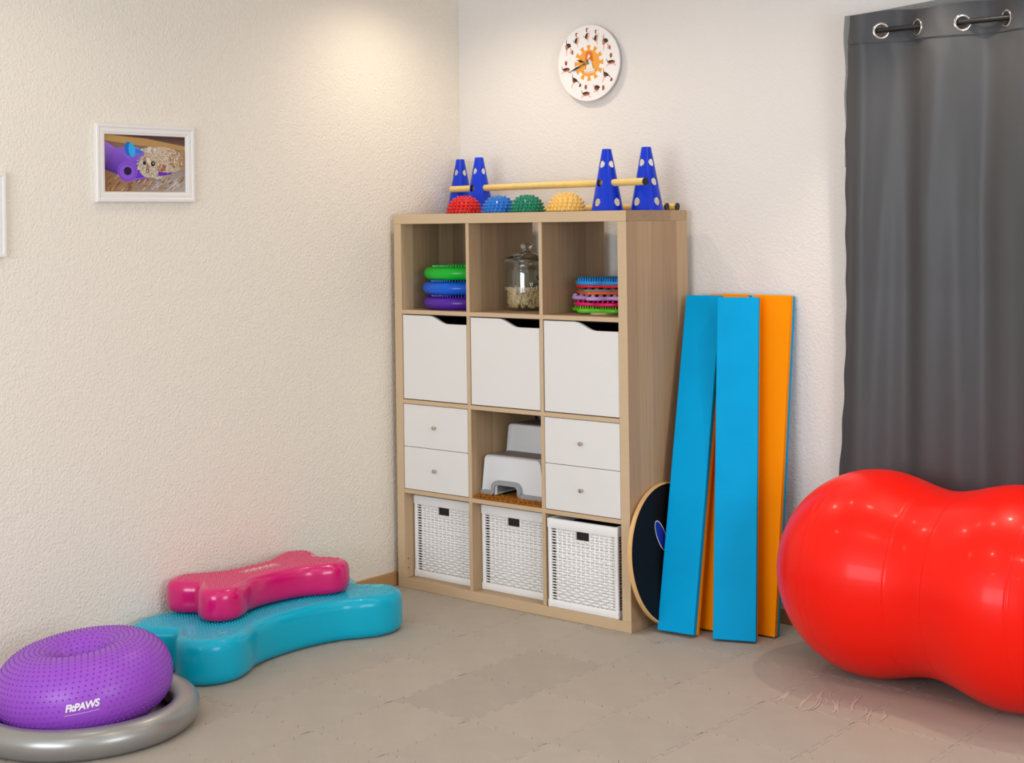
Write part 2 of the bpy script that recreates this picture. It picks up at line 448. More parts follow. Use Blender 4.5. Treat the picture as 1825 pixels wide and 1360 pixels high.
# pale scuffs scratched into the mats in front of the ball
bm = bmesh.new(); r2 = random.Random(3)
SCUFFS = [(1.871,-0.342,1.846,-0.201),(1.9,-0.338,1.862,-0.18),(1.949,-0.355,1.913,-0.189),(1.965,-0.36,1.928,-0.177),(1.977,-0.368,1.969,-0.249),(1.924,-0.19,1.98,-0.295),(1.94,-0.149,1.983,-0.257),(1.961,-0.209,2.004,-0.277),(1.961,-0.133,1.995,-0.22),(1.997,-0.219,2.057,-0.334),(2.008,-0.183,2.09,-0.343),(2.025,-0.123,2.058,-0.236),(2.049,-0.124,2.099,-0.293),(2.095,-0.208,2.138,-0.316),(2.137,-0.221,2.183,-0.357),(2.158,-0.213,2.193,-0.307),(1.992,-0.357,1.971,-0.239)]
for k, (xa, ya, xb, yb) in enumerate(SCUFFS):
    a, b = Vector((xa, ya, .0005 + k * .00006)), Vector((xb, yb, .0005 + k * .00006)); d = b - a; n = Vector((-d.y, d.x, 0)).normalized(); wd = .0030 if k % 3 else .0055
    pts = [a + d * t + n * (.010 * (1 if k % 2 else -1) * (1 - (2 * t - 1) ** 2) + r2.uniform(-.002, .002)) for t in (0, .2, .4, .6, .8, 1)]
    loft(bm, [[p - n * wd * q, p + n * wd * q] for p, q in zip(pts, (.2, .7, 1, .9, .7, .2))], False)
sc = new_obj('scuff_mark', bm, mat('pale_scuff', (186, 173, 161), .8), floor, kind='stuff')

# ------------------------------------------------------------------ shelf unit
SW, SD, SH = 1.12, .39, 1.47
TB, IB = .038, .016
CH = (SH - 2 * TB - 3 * IB) / 4; CW = (SW - 2 * TB - 2 * IB) / 3
ZF = [SH - TB - CH - k * (CH + IB) for k in range(4)]       # floor of each row, top row first
XC = [TB + k * (CW + IB) for k in range(3)]
shelf = thing('shelf_unit', (0, 0, 0), 'tall pale oak cube shelf of twelve compartments standing in the corner', 'shelf')
BV = .0012
new_obj('top_board', nbox((0, 0, SH - TB), (SW, SD, SH), BV), [oak_x, oak_edge], shelf)
new_obj('bottom_board', nbox((0, 0, 0), (SW, SD, TB), BV), [oak_x, oak_edge], shelf)
for x in (0, SW - TB): new_obj('side_board', nbox((x, 0, TB), (x + TB, SD, SH - TB), BV), [oak_z, oak_edge], shelf)
for k in range(3): new_obj('shelf_board', nbox((TB, .001, ZF[k] - IB), (SW - TB, SD, ZF[k]), BV * .6), [oak_x, oak_edge], shelf)
for k in range(4):
    for c in (1, 2): new_obj('divider', nbox((XC[c] - IB, .002, ZF[k]), (XC[c], SD, ZF[k] + CH), BV * .6), [oak_z, oak_edge], shelf)
for o in [x for x in COL.objects if x.parent == shelf]:      # front edges carry their lighter edge band
    for p in o.data.polygons:
        if p.normal.y < -.9: p.material_index = 1
for z in (.075, .112):
    bm = bmesh.new(); g = bmesh.ops.create_cone(bm, cap_ends=True, segments=10, radius1=.0028, radius2=.0028, depth=.0006)
    bmesh.ops.transform(bm, matrix=Matrix.Translation((TB + .0003, .018, z)) @ Matrix.Rotation(pi / 2, 4, 'Y'), verts=g['verts'])
    new_obj('pin_hole', bm, m_hole, shelf)
# doors with a wave-cut top, three in the second row, dark boxes behind
def door_bm(c):
    x0, x1 = XC[c] + .0025, XC[c] + CW - .0025; z0, z1 = ZF[1] + .003, ZF[1] + CH - .004
    W = x1 - x0; top = []
    for i in range(25):
        t = i / 24; s = min(1, max(0, (t - .42) / .28)); s = s * s * (3 - 2 * s)
        top.append((x0 + W * t, z1 - .030 * s))
    pts = [(x0, z0), (x1, z0)] + list(reversed(top))
    bm = bmesh.new(); prism(bm, pts, lambda x, z: (x, .003, z), lambda x, z: (x, .017, z)); recalc(bm)
    bmesh.ops.bevel(bm, geom=[e for e in bm.edges if abs(e.verts[0].co.y - e.verts[1].co.y) < 1e-6 and e.verts[0].co.y < .004],
                    offset=.0012, segments=1, affect='EDGES')
    return bm
for c in range(3):
    new_obj('door', door_bm(c), m_white, shelf)
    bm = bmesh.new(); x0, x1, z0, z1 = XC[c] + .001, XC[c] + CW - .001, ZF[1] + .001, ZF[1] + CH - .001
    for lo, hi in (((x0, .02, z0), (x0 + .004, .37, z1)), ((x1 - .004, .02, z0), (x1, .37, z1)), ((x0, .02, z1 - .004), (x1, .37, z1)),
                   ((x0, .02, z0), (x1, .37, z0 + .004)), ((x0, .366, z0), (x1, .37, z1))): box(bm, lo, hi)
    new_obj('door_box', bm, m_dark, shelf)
for c in (0, 2):
    x0, x1 = XC[c] + .002, XC[c] + CW - .002; h = (CH - .006) / 2
    for k in range(2):
        z0 = ZF[2] + .002 + k * (h + .002)
        d = new_obj('drawer', nbox((x0, .002, z0), (x1, .017, z0 + h), .001), m_white, shelf)
        new_obj('drawer_box', nbox((x0 + .01, .017, z0 + .01), (x1 - .01, .36, z0 + h - .02)), m_white, d)
        bm = bmesh.new()
        lathe(bm, [(0, .016), (.0065, .016), (.0078, .0145), (.008, .011), (.0045, .008), (.004, 0)], 20); recalc(bm)
        bm.transform(Matrix.Translation(((x0 + x1) / 2, .002, z0 + h / 2)) @ Matrix.Rotation(pi / 2, 4, 'X'))
        new_obj('knob', bm, m_steel, d, True, autosmooth=40)

# ------------------------------------------------------------------ woven baskets
BW, BD, BH = .312, .325, .322
def basket_panel(bm, L, H, fn, hole=None):
    """weave of one side in its own (s, z) plane; fn(s, z, out) -> point"""
    m = .020; ns = 12; rows = 25
    stakes = [m + .022 + (L - 2 * m - .044) * i / (ns - 1) for i in range(ns)]
    z0, z1 = .03, H - .040
    pit = (z1 - z0) / rows
    for s in stakes:
        ztop = H - .02
        if hole and hole[0] - .004 < s < hole[1] + .004:
            tube(bm, [fn(s, .015, 0), fn(s, hole[2], 0)], .0035, 6)
            continue
        tube(bm, [fn(s, .015, 0), fn(s, ztop, 0)], .0035, 6)
    dx = stakes[1] - stakes[0]
    for k in range(rows + 2):
        z = z0 + pit * (k + .5); ph = k % 2; seg = []; jz = rnd.uniform(-.0008, .0008)
        spans = [(m * .6, L - m * .6)]
        if hole and hole[2] - .003 < z < hole[3] + .003: spans = [(m * .6, hole[0] - .003), (hole[1] + .003, L - m * .6)]
        if z > z1 + .02: continue
        for a, b in spans:
            n = max(2, int((b - a) / (dx / 4))); pts = []
            for i in range(n + 1):
                s = a + (b - a) * i / n; q = (s - stakes[0]) / dx
                o = .0028 * cos(pi * (q + ph))
                o *= 1 if 0 <= q <= ns - 1 else .3
                pts.append(Vector(fn(s, z + jz, o)))
            h1 = sum(1 for p in pts if (p - pts[0]).length < .019); h2 = sum(1 for p in pts if (p - pts[-1]).length < .012)
            if a < .02: tube(bm, pts[:h1 + 1], pit * .27, 6, True, .0020)
            else: h1 = 0
            if b > L - .02: tube(bm, pts[-h2 - 1:], pit * .33, 6, True, .0020)
            else: h2 = 0
            tube(bm, pts[h1:len(pts) - h2], pit * .50, 6, True, .0024)
def basket_edges(L, D, H):
    """wrapped rim, foot and corner posts: bars ringed with thin wrapping turns"""
    bm = bmesh.new(); t = .014
    def wrap(p, q, r, ru, pitch=.0075):
        p, q = Vector(p), Vector(q); n = int((q - p).length / pitch); pts = []
        for i in range(n * 2 + 1): pts.append(p + (q - p) * i / (n * 2))
        rings = []; d = (q - p).normalized(); up = Vector((0, 0, 1)) if abs(d.z) < .9 else Vector((0, -1, 0))
        a = d.cross(up).normalized(); b = a.cross(d)
        for i, c in enumerate(pts):
            k = 1.0 if i % 2 else .90
            rings.append([c + a * x * r * k + b * y * ru * k for x, y in ((-.8, -1), (.8, -1), (1, -.8), (1, .8), (.8, 1), (-.8, 1), (-1, .8), (-1, -.8))])
        loft(bm, rings, True, True, True)
    for z, ru in ((H - .018, .018), (.014, .014)):
        for p, q in (((0, t / 2, z), (L, t / 2, z)), ((0, D - t / 2, z), (L, D - t / 2, z)), ((t / 2, 0, z), (t / 2, D, z)), ((L - t / 2, 0, z), (L - t / 2, D, z))):
            wrap(p, q, t / 2, ru)
    for x in (t / 2 + .001, L - t / 2 - .001):
        for y in (t / 2 + .001, D - t / 2 - .001): wrap((x, y, .005), (x, y, H - .004), .0072, .0072, .011)
    return recalc(bm)
def make_basket():
    b = thing('woven_basket', (0, 0, 0), '', 'basket')
    hole = (BW / 2 - .030, BW / 2 + .030, BH - .066, BH - .036)
    for nm, L, fn, h in (('front_weave', BW, lambda s, z, o: (s, .008 - o, z), hole), ('back_weave', BW, lambda s, z, o: (s, BD - .008 + o, z), None),
                         ('side_weave', BD, lambda s, z, o: (.008 - o, s, z), None), ('side_weave', BD, lambda s, z, o: (BW - .008 + o, s, z), None)):
        bm = bmesh.new(); basket_panel(bm, L, BH, fn, h); new_obj(nm, bm, m_rattan, b, True, kind='stuff')
    new_obj('wrapped_frame', basket_edges(BW, BD, BH), m_rattan, b, True, autosmooth=50)
    bm = bmesh.new(); hx0, hx1, hz0, hz1 = hole
    for lo, hi in (((hx0 - .005, .002, hz0 - .005), (hx1 + .005, .012, hz0)), ((hx0 - .005, .002, hz0), (hx0, .012, hz1)), ((hx1, .002, hz0), (hx1 + .005, .012, hz1))):
        box(bm, lo, hi, .001, 1)
    new_obj('handle_hole', bm, m_rattan, b)
    bm = bmesh.new()   # dark sheets painting the shade inside the basket
    for lo, hi in (((.016, .016, .006), (BW - .016, .019, BH - .03)), ((.016, .016, .006), (.019, BD - .016, BH - .03)), ((BW - .019, .016, .006), (BW - .016, BD - .016, BH - .03)),
                   ((.016, BD - .019, .006), (BW - .016, BD - .016, BH - .03)), ((.016, .016, .004), (BW - .016, BD - .016, .008))): box(bm, lo, hi)
    new_obj('inner_shade', bm, mat('painted_inner_shade', (46, 34, 38), .9), b)
    bm = bmesh.new()   # pale backing of the weave, open behind the handle and along the posts
    for lo, hi in (((.036, .0125, .02), (BW - .019, .0145, hz0 - .004)), ((.036, .0125, hz0 - .004), (hx0 - .003, .0145, BH - .02)), ((hx1 + .003, .0125, hz0 - .004), (BW - .019, .0145, BH - .02)),
                   ((hx0 - .003, .0125, hz1), (hx1 + .003, .0145, BH - .02))): box(bm, lo, hi)
    new_obj('weave_backing', bm, m_rattan, b)
    return b
bk = make_basket()
bk['label'] = 'white woven basket in the bottom left compartment below the drawers, by the wall'; bk['group'] = 'white woven baskets in the bottom row'
for k, (loc, rz, lab) in enumerate((((.044, .047, TB), 0, None), ((.394, .05, TB), 0, 'white woven basket in the bottom middle compartment below the step stool'),
                                    ((.752, .002, TB), 0, 'white woven basket in the bottom right compartment, pulled flush to the front'))):
    o = bk if k == 0 else copy_tree(bk)
    o.location = loc; o.rotation_euler.z = rz
    if lab: o['label'] = lab

# ------------------------------------------------------------------ things in the top row
Z1 = ZF[0]
def disc_cushion(name, m, z, label, cx, cy, R=.166, h=.057):
    o = thing(name, (cx, cy, z), label, 'balance cushion', 'balance cushions stacked in the top left compartment')
    bm = bmesh.new(); P = [(0, .0)]
    P += [(R - .045, 0)]
    for i in range(1, 12):
        a = -pi / 2 + pi * i / 12; P.append((R - .026 + .026 * cos(a), .026 + .026 * sin(a)))
    P += [(R - .038, .0515), (R - .05, .050), (R * .5, h - .003), (0, h - .002)]
    lathe(bm, P, 64, (cx, cy, z)); recalc(bm)
    new_obj('body', bm, m, o, True)
    bm = bmesh.new()
    for rr_, n, zz in ((R - .036, 72, .0505), (R - .052, 64, .0505), (R - .07, 56, .0515), (R - .085, 46, .0525), (R - .1, 36, .053), (R - .12, 24, .054), (R - .145, 10, .054)):
        for k in range(n):
            a = 2 * pi * k / n; nub(bm, (cx + rr_ * cos(a), cy + rr_ * sin(a), z + zz - .001), (0.2 * cos(a), .2 * sin(a), 1), .0032, .0570 - zz + .001, 5, .6)
    new_obj('nubs', bm, m, o, False, kind='stuff')
    return o
disc_cushion('balance_cushion', mat('violet_vinyl', (82, 30, 162), .24, spec=.35, coat=.12), Z1, 'violet round balance cushion, lowest of the stack in the top left compartment', .206, .19, .168)
disc_cushion('balance_cushion', mat('blue_vinyl', (0, 96, 222), .24, spec=.35, coat=.12), Z1 + .058, 'blue round balance cushion, middle of the stack in the top left compartment', .204, .19, .168)
disc_cushion('balance_cushion', mat('green_vinyl', (14, 190, 46), .26, spec=.35, coat=.12), Z1 + .116, 'bright green round balance cushion, topmost of the stack in the top left compartment', .206, .192, .165)

# glass jar with lid, lettering and treats
JX, JY, JR = .512, .20, .083
jar = thing('glass_jar', (JX, JY, Z1), 'clear glass jar with a knobbed lid, lettered, holding dog treats, in the top middle compartment', 'jar')
bm = bmesh.new()
outer = [(0, .0005), (.066, .0005), (.075, .004), (.081, .016), (JR, .03), (JR, .148), (.081, .158), (.0745, .168), (.073, .176), (.078, .182), (.078, .188)]
inner = [(.0735, .188), (.0705, .178), (.0715, .168), (.078, .157), (JR - .003, .147), (JR - .003, .031), (.077, .018), (.071, .008), (.064, .006), (0, .006)]
lathe(bm, outer + inner, 56, (JX, JY, Z1)); recalc(bm)
new_obj('body', bm, m_glass, jar, True, autosmooth=60)
bm = bmesh.new()
lathe(bm, [(0, .1965), (.07, .193), (.082, .1885), (.087, .190), (.087, .196), (.080, .201), (.055, .2125), (.030, .220), (.0165, .226), (.0145, .231), (.019, .238), (.0245, .244), (.0245, .252), (.018, .2565), (0, .2575)], 48, (JX, JY, Z1)); recalc(bm)
new_obj('lid', bm, m_lidglass, jar, True, autosmooth=60)
th0 = atan2(-4.19 - JY, 4.066 - JX)
def on_jar(phi, z, off=.0006):
    return Vector((JX + (JR + off) * cos(th0 + phi), JY + (JR + off) * sin(th0 + phi), z))
bm = text_bm('Belohnungsgeld', .0285, offset=-.0002, spacing=1.0)
xs = [v.co.x for v in bm.verts]; xmax = max(xs)
for v in bm.verts:
    phi = radians(27) + (v.co.x - xmax) / JR * 1.36
    v.co = on_jar(phi, Z1 + .087 + v.co.y)
bmesh.ops.recalc_face_normals(bm, faces=bm.faces)
new_obj('lettering', bm, mat('cream_print', (236, 222, 200), .6), jar)
bm = bmesh.new()
def jar_ell(bm, cx, cz, a, b):
    bm.faces.new([bm.verts.new(on_jar((cx + a * cos(t)) / JR, cz + b * sin(t))) for t in (2 * pi * i / 14 for i in range(14))])
cx, cz = JR * radians(33), Z1 + .125
jar_ell(bm, cx, cz - .003, .0065, .0055)
for dx, dz in ((-.0085, .003), (-.0035, .008), (.003, .008), (.008, .003)): jar_ell(bm, cx + dx, cz + dz, .0024, .0034)
new_obj('paw_print', bm, mat('brown_print', (96, 58, 40), .6), jar)
# treats: little hollow biscuits heaped in the jar
bm = bmesh.new(); r3 = random.Random(11)
def treat(bm, p, R):
    q = Matrix.Rotation(r3.uniform(0, 6.3), 4, 'X') @ Matrix.Rotation(r3.uniform(0, 6.3), 4, 'Y') @ Matrix.Rotation(r3.uniform(0, 6.3), 4, 'Z')
    n = r3.choice((3, 4, 4, 5)); k = r3.uniform(.85, 1.15); L = r3.uniform(.006, .010); prof = [(R, -L / 2), (R, L / 2), (R * .5, L / 2), (R * .5, -L / 2)]
    rings = [[Vector(p) + (q @ Vector((a * k * cos(2 * pi * j / (2 * n)) * (1 if j % 2 == 0 else .80), a * sin(2 * pi * j / (2 * n)) * (1 if j % 2 == 0 else .80), z)))
              for j in range(2 * n)] for a, z in prof]
    loft(bm, rings, True, loop=True)
for k in range(520):
    lvl = r3.uniform(0, 1); z = Z1 + .017 + lvl * .062
    rad = (JR - .0155) * (1 if r3.random() < .68 else sqrt(r3.random())); a = r3.uniform(0, 2 * pi)
    if z < Z1 + .028: rad = min(rad, .061)
    if lvl > .85: z += r3.uniform(0, .008)
    treat(bm, (JX + rad * cos(a), JY + rad * sin(a), z), r3.uniform(.0078, .0105))
recalc(bm)
tr = new_obj('dog_treats', bm, m_treat, None, False, (JX, JY, Z1 + .008))
tag(tr, 'heap of small hollow beige dog biscuits filling the lower part of the glass jar', 'dog treats', kind='stuff')

# lick mats stacked in the top right compartment
def mat_outline(kind, R, ph=0, n=72):
    out = []
    for i in range(n):
        t = 2 * pi * i / n
        if kind == 'paw': r = R * (.74 + .26 * abs(sin(2.5 * t + ph)))
        elif kind == 'bone': r = R * (.80 + .20 * cos(2 * t) ** 2 * (1 if cos(2 * (t - ph)) > -9 else 1)) * (.86 + .12 * cos(4 * (t - ph)))
        elif kind == 'square': r = R * .80 / max(abs(cos(t - ph)), abs(sin(t - ph))) ** .75
        else: r = R * (.86 + .14 * cos(6 * (t - ph)))
        out.append((r * cos(t), r * sin(t) * .86))
    return out
def lick_mat(col, z, h, kind, R, ph, label, studs, cx=.90, cy=.20, rough=.35, tilt=0):
    m = mat('silicone', col, rough, spec=.5)
    o = thing('lick_mat', (cx, cy, z), label, 'lick mat', 'silicone lick mats stacked in the top right compartment')
    P = mat_outline(kind, R, ph); bm = bmesh.new(); b = min(.004, h * .4)
    rings = []
    for d, zz in ((b, 0), (0, b), (0, h - b), (b * .7, h), (b * 2.2, h)):
        k = 1 - d / R; rings.append([(cx + x * k, cy + y * k, z + zz) for x, y in P])
    loft(bm, rings, True, True, True); recalc(bm)
    new_obj('base', bm, m, o, True, autosmooth=50)
    if studs:
        sp, r, hh, tip = studs; bm = bmesh.new(); k = int(R / sp) + 1
        for i in range(-k, k + 1):
            for j in range(-k, k + 1):
                x, y = (i + (j % 2) * .5) * sp, j * sp * .87
                if inside((x / .93, y / .93), P): nub(bm, (cx + x, cy + y, z + h), (0, 0, 1), r, hh, 6, tip)
        new_obj('studs', bm, m, o, True, kind='stuff')
    return o
z = Z1
for col, h, kind, R, ph, studs, lab, dx in (
        ((214, 190, 164), .007, 'bone', .142, .3, None, 'thin beige lick mat, lowest in the stack of the top right compartment', 0),
        ((104, 206, 20), .013, 'flower', .150, .2, (.011, .0040, .010, .5), 'lime green studded lick mat, second from the bottom of the stack', -.006),
        ((232, 0, 108), .012, 'paw', .148, .9, (.022, .0038, .009, .4), 'hot pink lick mat with pointed studs between the green and lilac mats', .004),
        ((196, 164, 222), .013, 'flower', .148, .5, (.030, .011, .008, .6), 'lilac lick mat with broad bumps on the pink mat', .002),
        ((250, 104, 10), .009, 'square', .140, .78, None, 'orange lick mat sticking out under the grey one', -.010),
        ((128, 128, 132), .009, 'square', .140, .7, (.034, .011, .006, .6), 'grey lick mat with round bumps between the orange and red mats', -.010),
        ((226, 16, 22), .010, 'paw', .148, .3, None, 'glossy red lick mat directly under the blue one', .004),
        ((20, 146, 224), .013, 'paw', .150, .1, (.0105, .0044, .012, .4), 'bright blue studded lick mat, topmost of the stack in the top right compartment', .003)):
    lick_mat(col, z, h, kind, R, ph, lab, studs, .903 + dx)
    z += h + (studs[2] if studs else 0) + .0002

# ------------------------------------------------------------------ step stool on its shaggy mat
Z3 = ZF[2]
rug = thing('shaggy_mat', (.55, .19, Z3), 'folded ochre brown shaggy mat lying under the white step stool', 'mat')
new_obj('base', nbox((.397, .012, Z3), (.722, .36, Z3 + .010), .004), m_shag, rug)
bm = bmesh.new()
for k in range(5200):
    x = .400 + rnd.random() * .319; y = .010 + (rnd.random() ** 1.6) * .34
    edge = y < .05
    a = rnd.uniform(0, 6.3); L = rnd.uniform(.008, .016); q = rnd.uniform(.2, .8)
    d = Vector((cos(a) * q, sin(a) * q - (.5 if edge else 0), rnd.uniform(.35, .8) if edge else .5)).normalized(); s = Vector((-sin(a), cos(a), 0)) * .0016
    p = Vector((x, max(y, .012), Z3 + (.007 if not edge else rnd.uniform(.002, .010))))
    if .405 < x < .66 and y > .07: L *= .35
    tip = p + d * L; tip.z = max(tip.z, Z3 + .001); tip.x = min(max(tip.x, .394), .726)
    bm.faces.new([bm.verts.new(v) for v in (p - s, p + s, tip)])
new_obj('pile', bm, m_shag, rug, kind='stuff')
ZS = Z3 + .0125; SX = .549; AO = -.030
stool = thing('step_stool', (SX, .19, ZS), 'white plastic two-step stool with grey treads and feet in the middle compartment', 'stool')
def rounded_top(hw0, hw1, h, r, arch=None):
    """front outline of a tapered block with rounded top corners; optional arch in its foot"""
    pts = []
    if arch:
        aw, ah, ar = arch; n0 = 0
        pts += [(-hw0, 0), (-aw - .012, 0)]
        for i in range(7): t = i / 6 * pi / 2; pts.append((-aw - .012 + .012 * sin(t), .012 - .012 * cos(t)) if False else (-aw + .0, .0 + (ah - ar) * i / 6))
        for i in range(1, 7): t = i / 6 * pi / 2; pts.append((-aw + ar * (1 - cos(t)), ah - ar + ar * sin(t)))
        for i in range(6): t = i / 6 * pi / 2; pts.append((aw - ar + ar * sin(t), ah - ar + ar * cos(t)))
        for i in range(7): pts.append((aw, (ah - ar) * (1 - i / 6)))
        pts += [(hw0, 0)]
    else: pts += [(-hw0, 0), (hw0, 0)]
    for i in range(7):
        t = i / 6 * pi / 2; pts.append((hw1 - r + r * cos(t), h - r + r * sin(t)))
    for i in range(7):
        t = i / 6 * pi / 2; pts.append((-hw1 + r - r * sin(t), h - r + r * cos(t)))
    out = [pts[0]]
    for q in pts[1:]:
        if abs(q[0] - out[-1][0]) + abs(q[1] - out[-1][1]) > 1e-6: out.append(q)
    return out
H1, H2 = .150, .256
bm = bmesh.new()
P = [(x + (AO if z < .0431 and abs(x) < .059 else 0), z) for x, z in rounded_top(.152, .136, H1, .022, (.058, .043, .022))]
def blk(bm, P, ys, zoff=0):
    rings = []
    for y, k, dz in ys: rings.append([(SX + x * k, y, ZS + zoff + z * (1 if z < .05 else dz)) for x, z in P])
    loft(bm, rings, True, True, True)
blk(bm, P, ((.062, .94, .96), (.054, .97, .985), (.052, 1, 1), (.2, 1, 1), (.335, 1, 1)))
P2 = rounded_top(.124, .112, H2 - H1 + .01, .018)
blk(bm, P2, ((.178, .95, .95), (.170, .985, .985), (.168, 1, 1), (.330, 1, 1)), H1 - .01)
recalc(bm); bmesh.ops.triangulate(bm, faces=[f for f in bm.faces if len(f.verts) > 4])
new_obj('body', bm, m_whiteplastic, stool, True, autosmooth=35)
bm = bmesh.new()   # grey foot trim following the arch
A = rounded_top(.130, .112, H1, .022, (.058, .043, .022)); arch = [q for q in A if q[1] < .0431 and abs(q[0]) < .0585]
path = [(-.153, .007)] + [(-.068 + AO, .007)] + [(x * 1.10 + AO, z + .005) for x, z in arch if z > .004] + [(.068 + AO, .007), (.153, .007)]
prev = []
for x, z in path: prev.append((x, z))
rings = []
for i, (x, z) in enumerate(prev):
    a = Vector(prev[max(i - 1, 0)]); b = Vector(prev[min(i + 1, len(prev) - 1)]); t = (b - a).normalized(); n = Vector((-t.y, t.x)) * .0078
    rings.append([(SX + x - n.x, .046, ZS + max(z - n.y, -.0015)), (SX + x + n.x, .046, ZS + z + n.y), (SX + x + n.x, .336, ZS + z + n.y), (SX + x - n.x, .336, ZS + max(z - n.y, -.0015))])
loft(bm, rings, True, True, True); recalc(bm)
new_obj('foot_trim', bm, m_greyrubber, stool)
new_obj('arch_shade_panel', nbox((SX - .10, .200, ZS + .001), (SX + .10, .212, ZS + .06), .001), mat('painted_arch_shade', (58, 46, 38), .8), stool)  # added panel, its dark brown paints the shade inside the arch
for x0, x1, y0, y1, z0 in ((SX - .110, SX + .110, .066, .166, ZS + H1 - .001), (SX - .092, SX + .092, .182, .322, ZS + H2 - .001)):
    new_obj('tread_pad', nbox((x0, y0, z0), (x1, y1, z0 + .0035), .0012, 2), m_taupe, stool)
bm = text_bm('CHARLIN', .0155, offset=.0002, spacing=1.05)
bm.transform(Matrix.Translation((.632, .1672, ZS + .226)) @ Matrix.Rotation(pi / 2, 4, 'X'))
new_obj('lettering', bm, m_print_grey, stool)

# ------------------------------------------------------------------ on top of the shelf
CHT = .225
def cone_mesh():
    bm = bmesh.new()
    prof = [(.0635, 0), (.0635, .003), (.0590, .0045), (.0565, .012), (.0172, CHT - .002), (.0160, CHT), (.0138, CHT), (.0138, CHT - .004), (.0545, .010), (.0570, .002), (.0570, 0)]
    lathe(bm, prof, 48, closed_prof=True); recalc(bm)
    a = new_obj('cone_shell', bm, m_coneblue, None, True)
    bm = bmesh.new()
    for z, r in ((.032, .0150), (.102, .0142), (.170, .0135)):
        for ax in ('X', 'Y'):
            g = bmesh.ops.create_cone(bm, cap_ends=True, segments=24, radius1=r, radius2=r, depth=.2)
            bmesh.ops.transform(bm, matrix=Matrix.Translation((0, 0, z)) @ Matrix.Rotation(pi / 2, 4, 'Y' if ax == 'X' else 'X'), verts=g['verts'])
    b = new_obj('cutter', bm, m_coneblue)
    md = a.modifiers.new('holes', 'BOOLEAN'); md.operation = 'DIFFERENCE'; md.object = b; md.solver = 'EXACT'; md.use_self = True
    dg = bpy.context.evaluated_depsgraph_get(); me = bpy.data.meshes.new_from_object(a.evaluated_get(dg)); me.name = 'hurdle_cone'
    bpy.data.objects.remove(a, do_unlink=True); bpy.data.objects.remove(b, do_unlink=True)
    me.shade_smooth(); me.set_sharp_from_angle(angle=radians(40))
    return me
CM = cone_mesh()
PD = Vector((.985, -.170, 0)).normalized(); prot = atan2(PD.y, PD.x)
for x, y, s, rz, lab in ((.050, .346, 1.0, prot, 'blue cone with round holes, leftmost on the shelf top, by the left wall'),
                         (.213, .276, 1.0, prot, 'blue cone with round holes behind the red spiky dome, carrying the pole'),
                         (.930, .155, 1.0, prot, 'blue cone with round holes right of the yellow spiky dome, pole through it'),
                         (1.055, .226, 1.02, prot, 'blue cone with round holes, rightmost on the shelf top')):
    o = bpy.data.objects.new('hurdle_cone', CM); COL.objects.link(o); o.location = (x, y, SH); o.scale = (s,) * 3; o.rotation_euler.z = rz
    tag(o, lab, 'cone', 'blue hurdle cones on top of the shelf')
def pole(p, q, lab, two_caps=True):
    p, q = Vector(p), Vector(q); d = (q - p).normalized()
    o = thing('hurdle_pole', p, lab, 'pole', 'yellow hurdle poles on the shelf top')
    bm = bmesh.new(); tube(bm, [p, q], .0130, 24); new_obj('rod', bm, m_pole, o, True, autosmooth=40)
    for e, s in ((p, -1), (q, 1))[1 if two_caps is False else 0:]:
        bm = bmesh.new(); tube(bm, [e - d * s * .002, e + d * s * .003], .0134, 24); new_obj('end_cap', bm, m_blackplastic, o, True, autosmooth=40)
c2 = Vector((.213, .276, SH + .102))
pole(c2 - PD * .178, c2 + PD * .922, 'yellow pole threaded level through two of the blue cones', False)
pole((.305, .330, SH + .0131), (1.079, .318, SH + .0131), 'yellow pole with black end cap lying on the shelf top, nearer of two')
pole((.135, .378, SH + .0131), (1.093, .366, SH + .0131), 'yellow pole with black end cap lying on the shelf top at the back')

def hedgehog(x, y, m, lab, k=1.0):
    o = thing('spiky_dome', (x, y, SH), lab, 'massage dome', 'spiky half balls on the shelf top')
    R, Hh = .0625 * k, .060 * k
    bm = bmesh.new(); lathe(bm, [(0, 0)] + [(R * cos(t) ** .8 if cos(t) > 0 else 0, .002 + Hh * sin(t)) for t in (pi / 2 * i / 10 for i in range(11))], 32, (x, y, SH)); recalc(bm)
    new_obj('dome', bm, m, o, True, autosmooth=60)
    bm = bmesh.new()
    for i, t in enumerate((.06, .28, .50, .73, .97, 1.25)):
        n = max(5, int(24 * cos(t) + .5))
        for j in range(n):
            a = 2 * pi * (j + .5 * (i % 2)) / n
            nn = Vector((cos(a) * cos(t), sin(a) * cos(t), sin(t) + .05))
            nub(bm, (x + R * cos(t) ** .8 * cos(a) * .98, y + R * cos(t) ** .8 * sin(a) * .98, SH + max(.006, .002 + Hh * sin(t))), nn, .0068 * k, .0105 * k, 7, .40)
    nub(bm, (x, y, SH + Hh), (0, 0, 1), .005 * k, .0115 * k, 7, .42)
    new_obj('spikes', bm, m, o, True, kind='stuff')
hedgehog(.272, .115, mat('red_rubber', (216, 20, 18), .3, coat=.3), 'red spiky dome, first from the left on the shelf edge')
hedgehog(.446, .118, mat('blue_rubber', (30, 122, 214), .3, coat=.3), 'light blue spiky dome between the red and the green one', .95)
hedgehog(.596, .105, mat('green_rubber', (0, 132, 102), .3, coat=.3), 'dark green spiky dome between the blue and the yellow one', .95)
hedgehog(.777, .110, mat('yellow_rubber', (248, 204, 110), .35, coat=.3), 'pale yellow spiky dome left of the blue cone', 1.02)

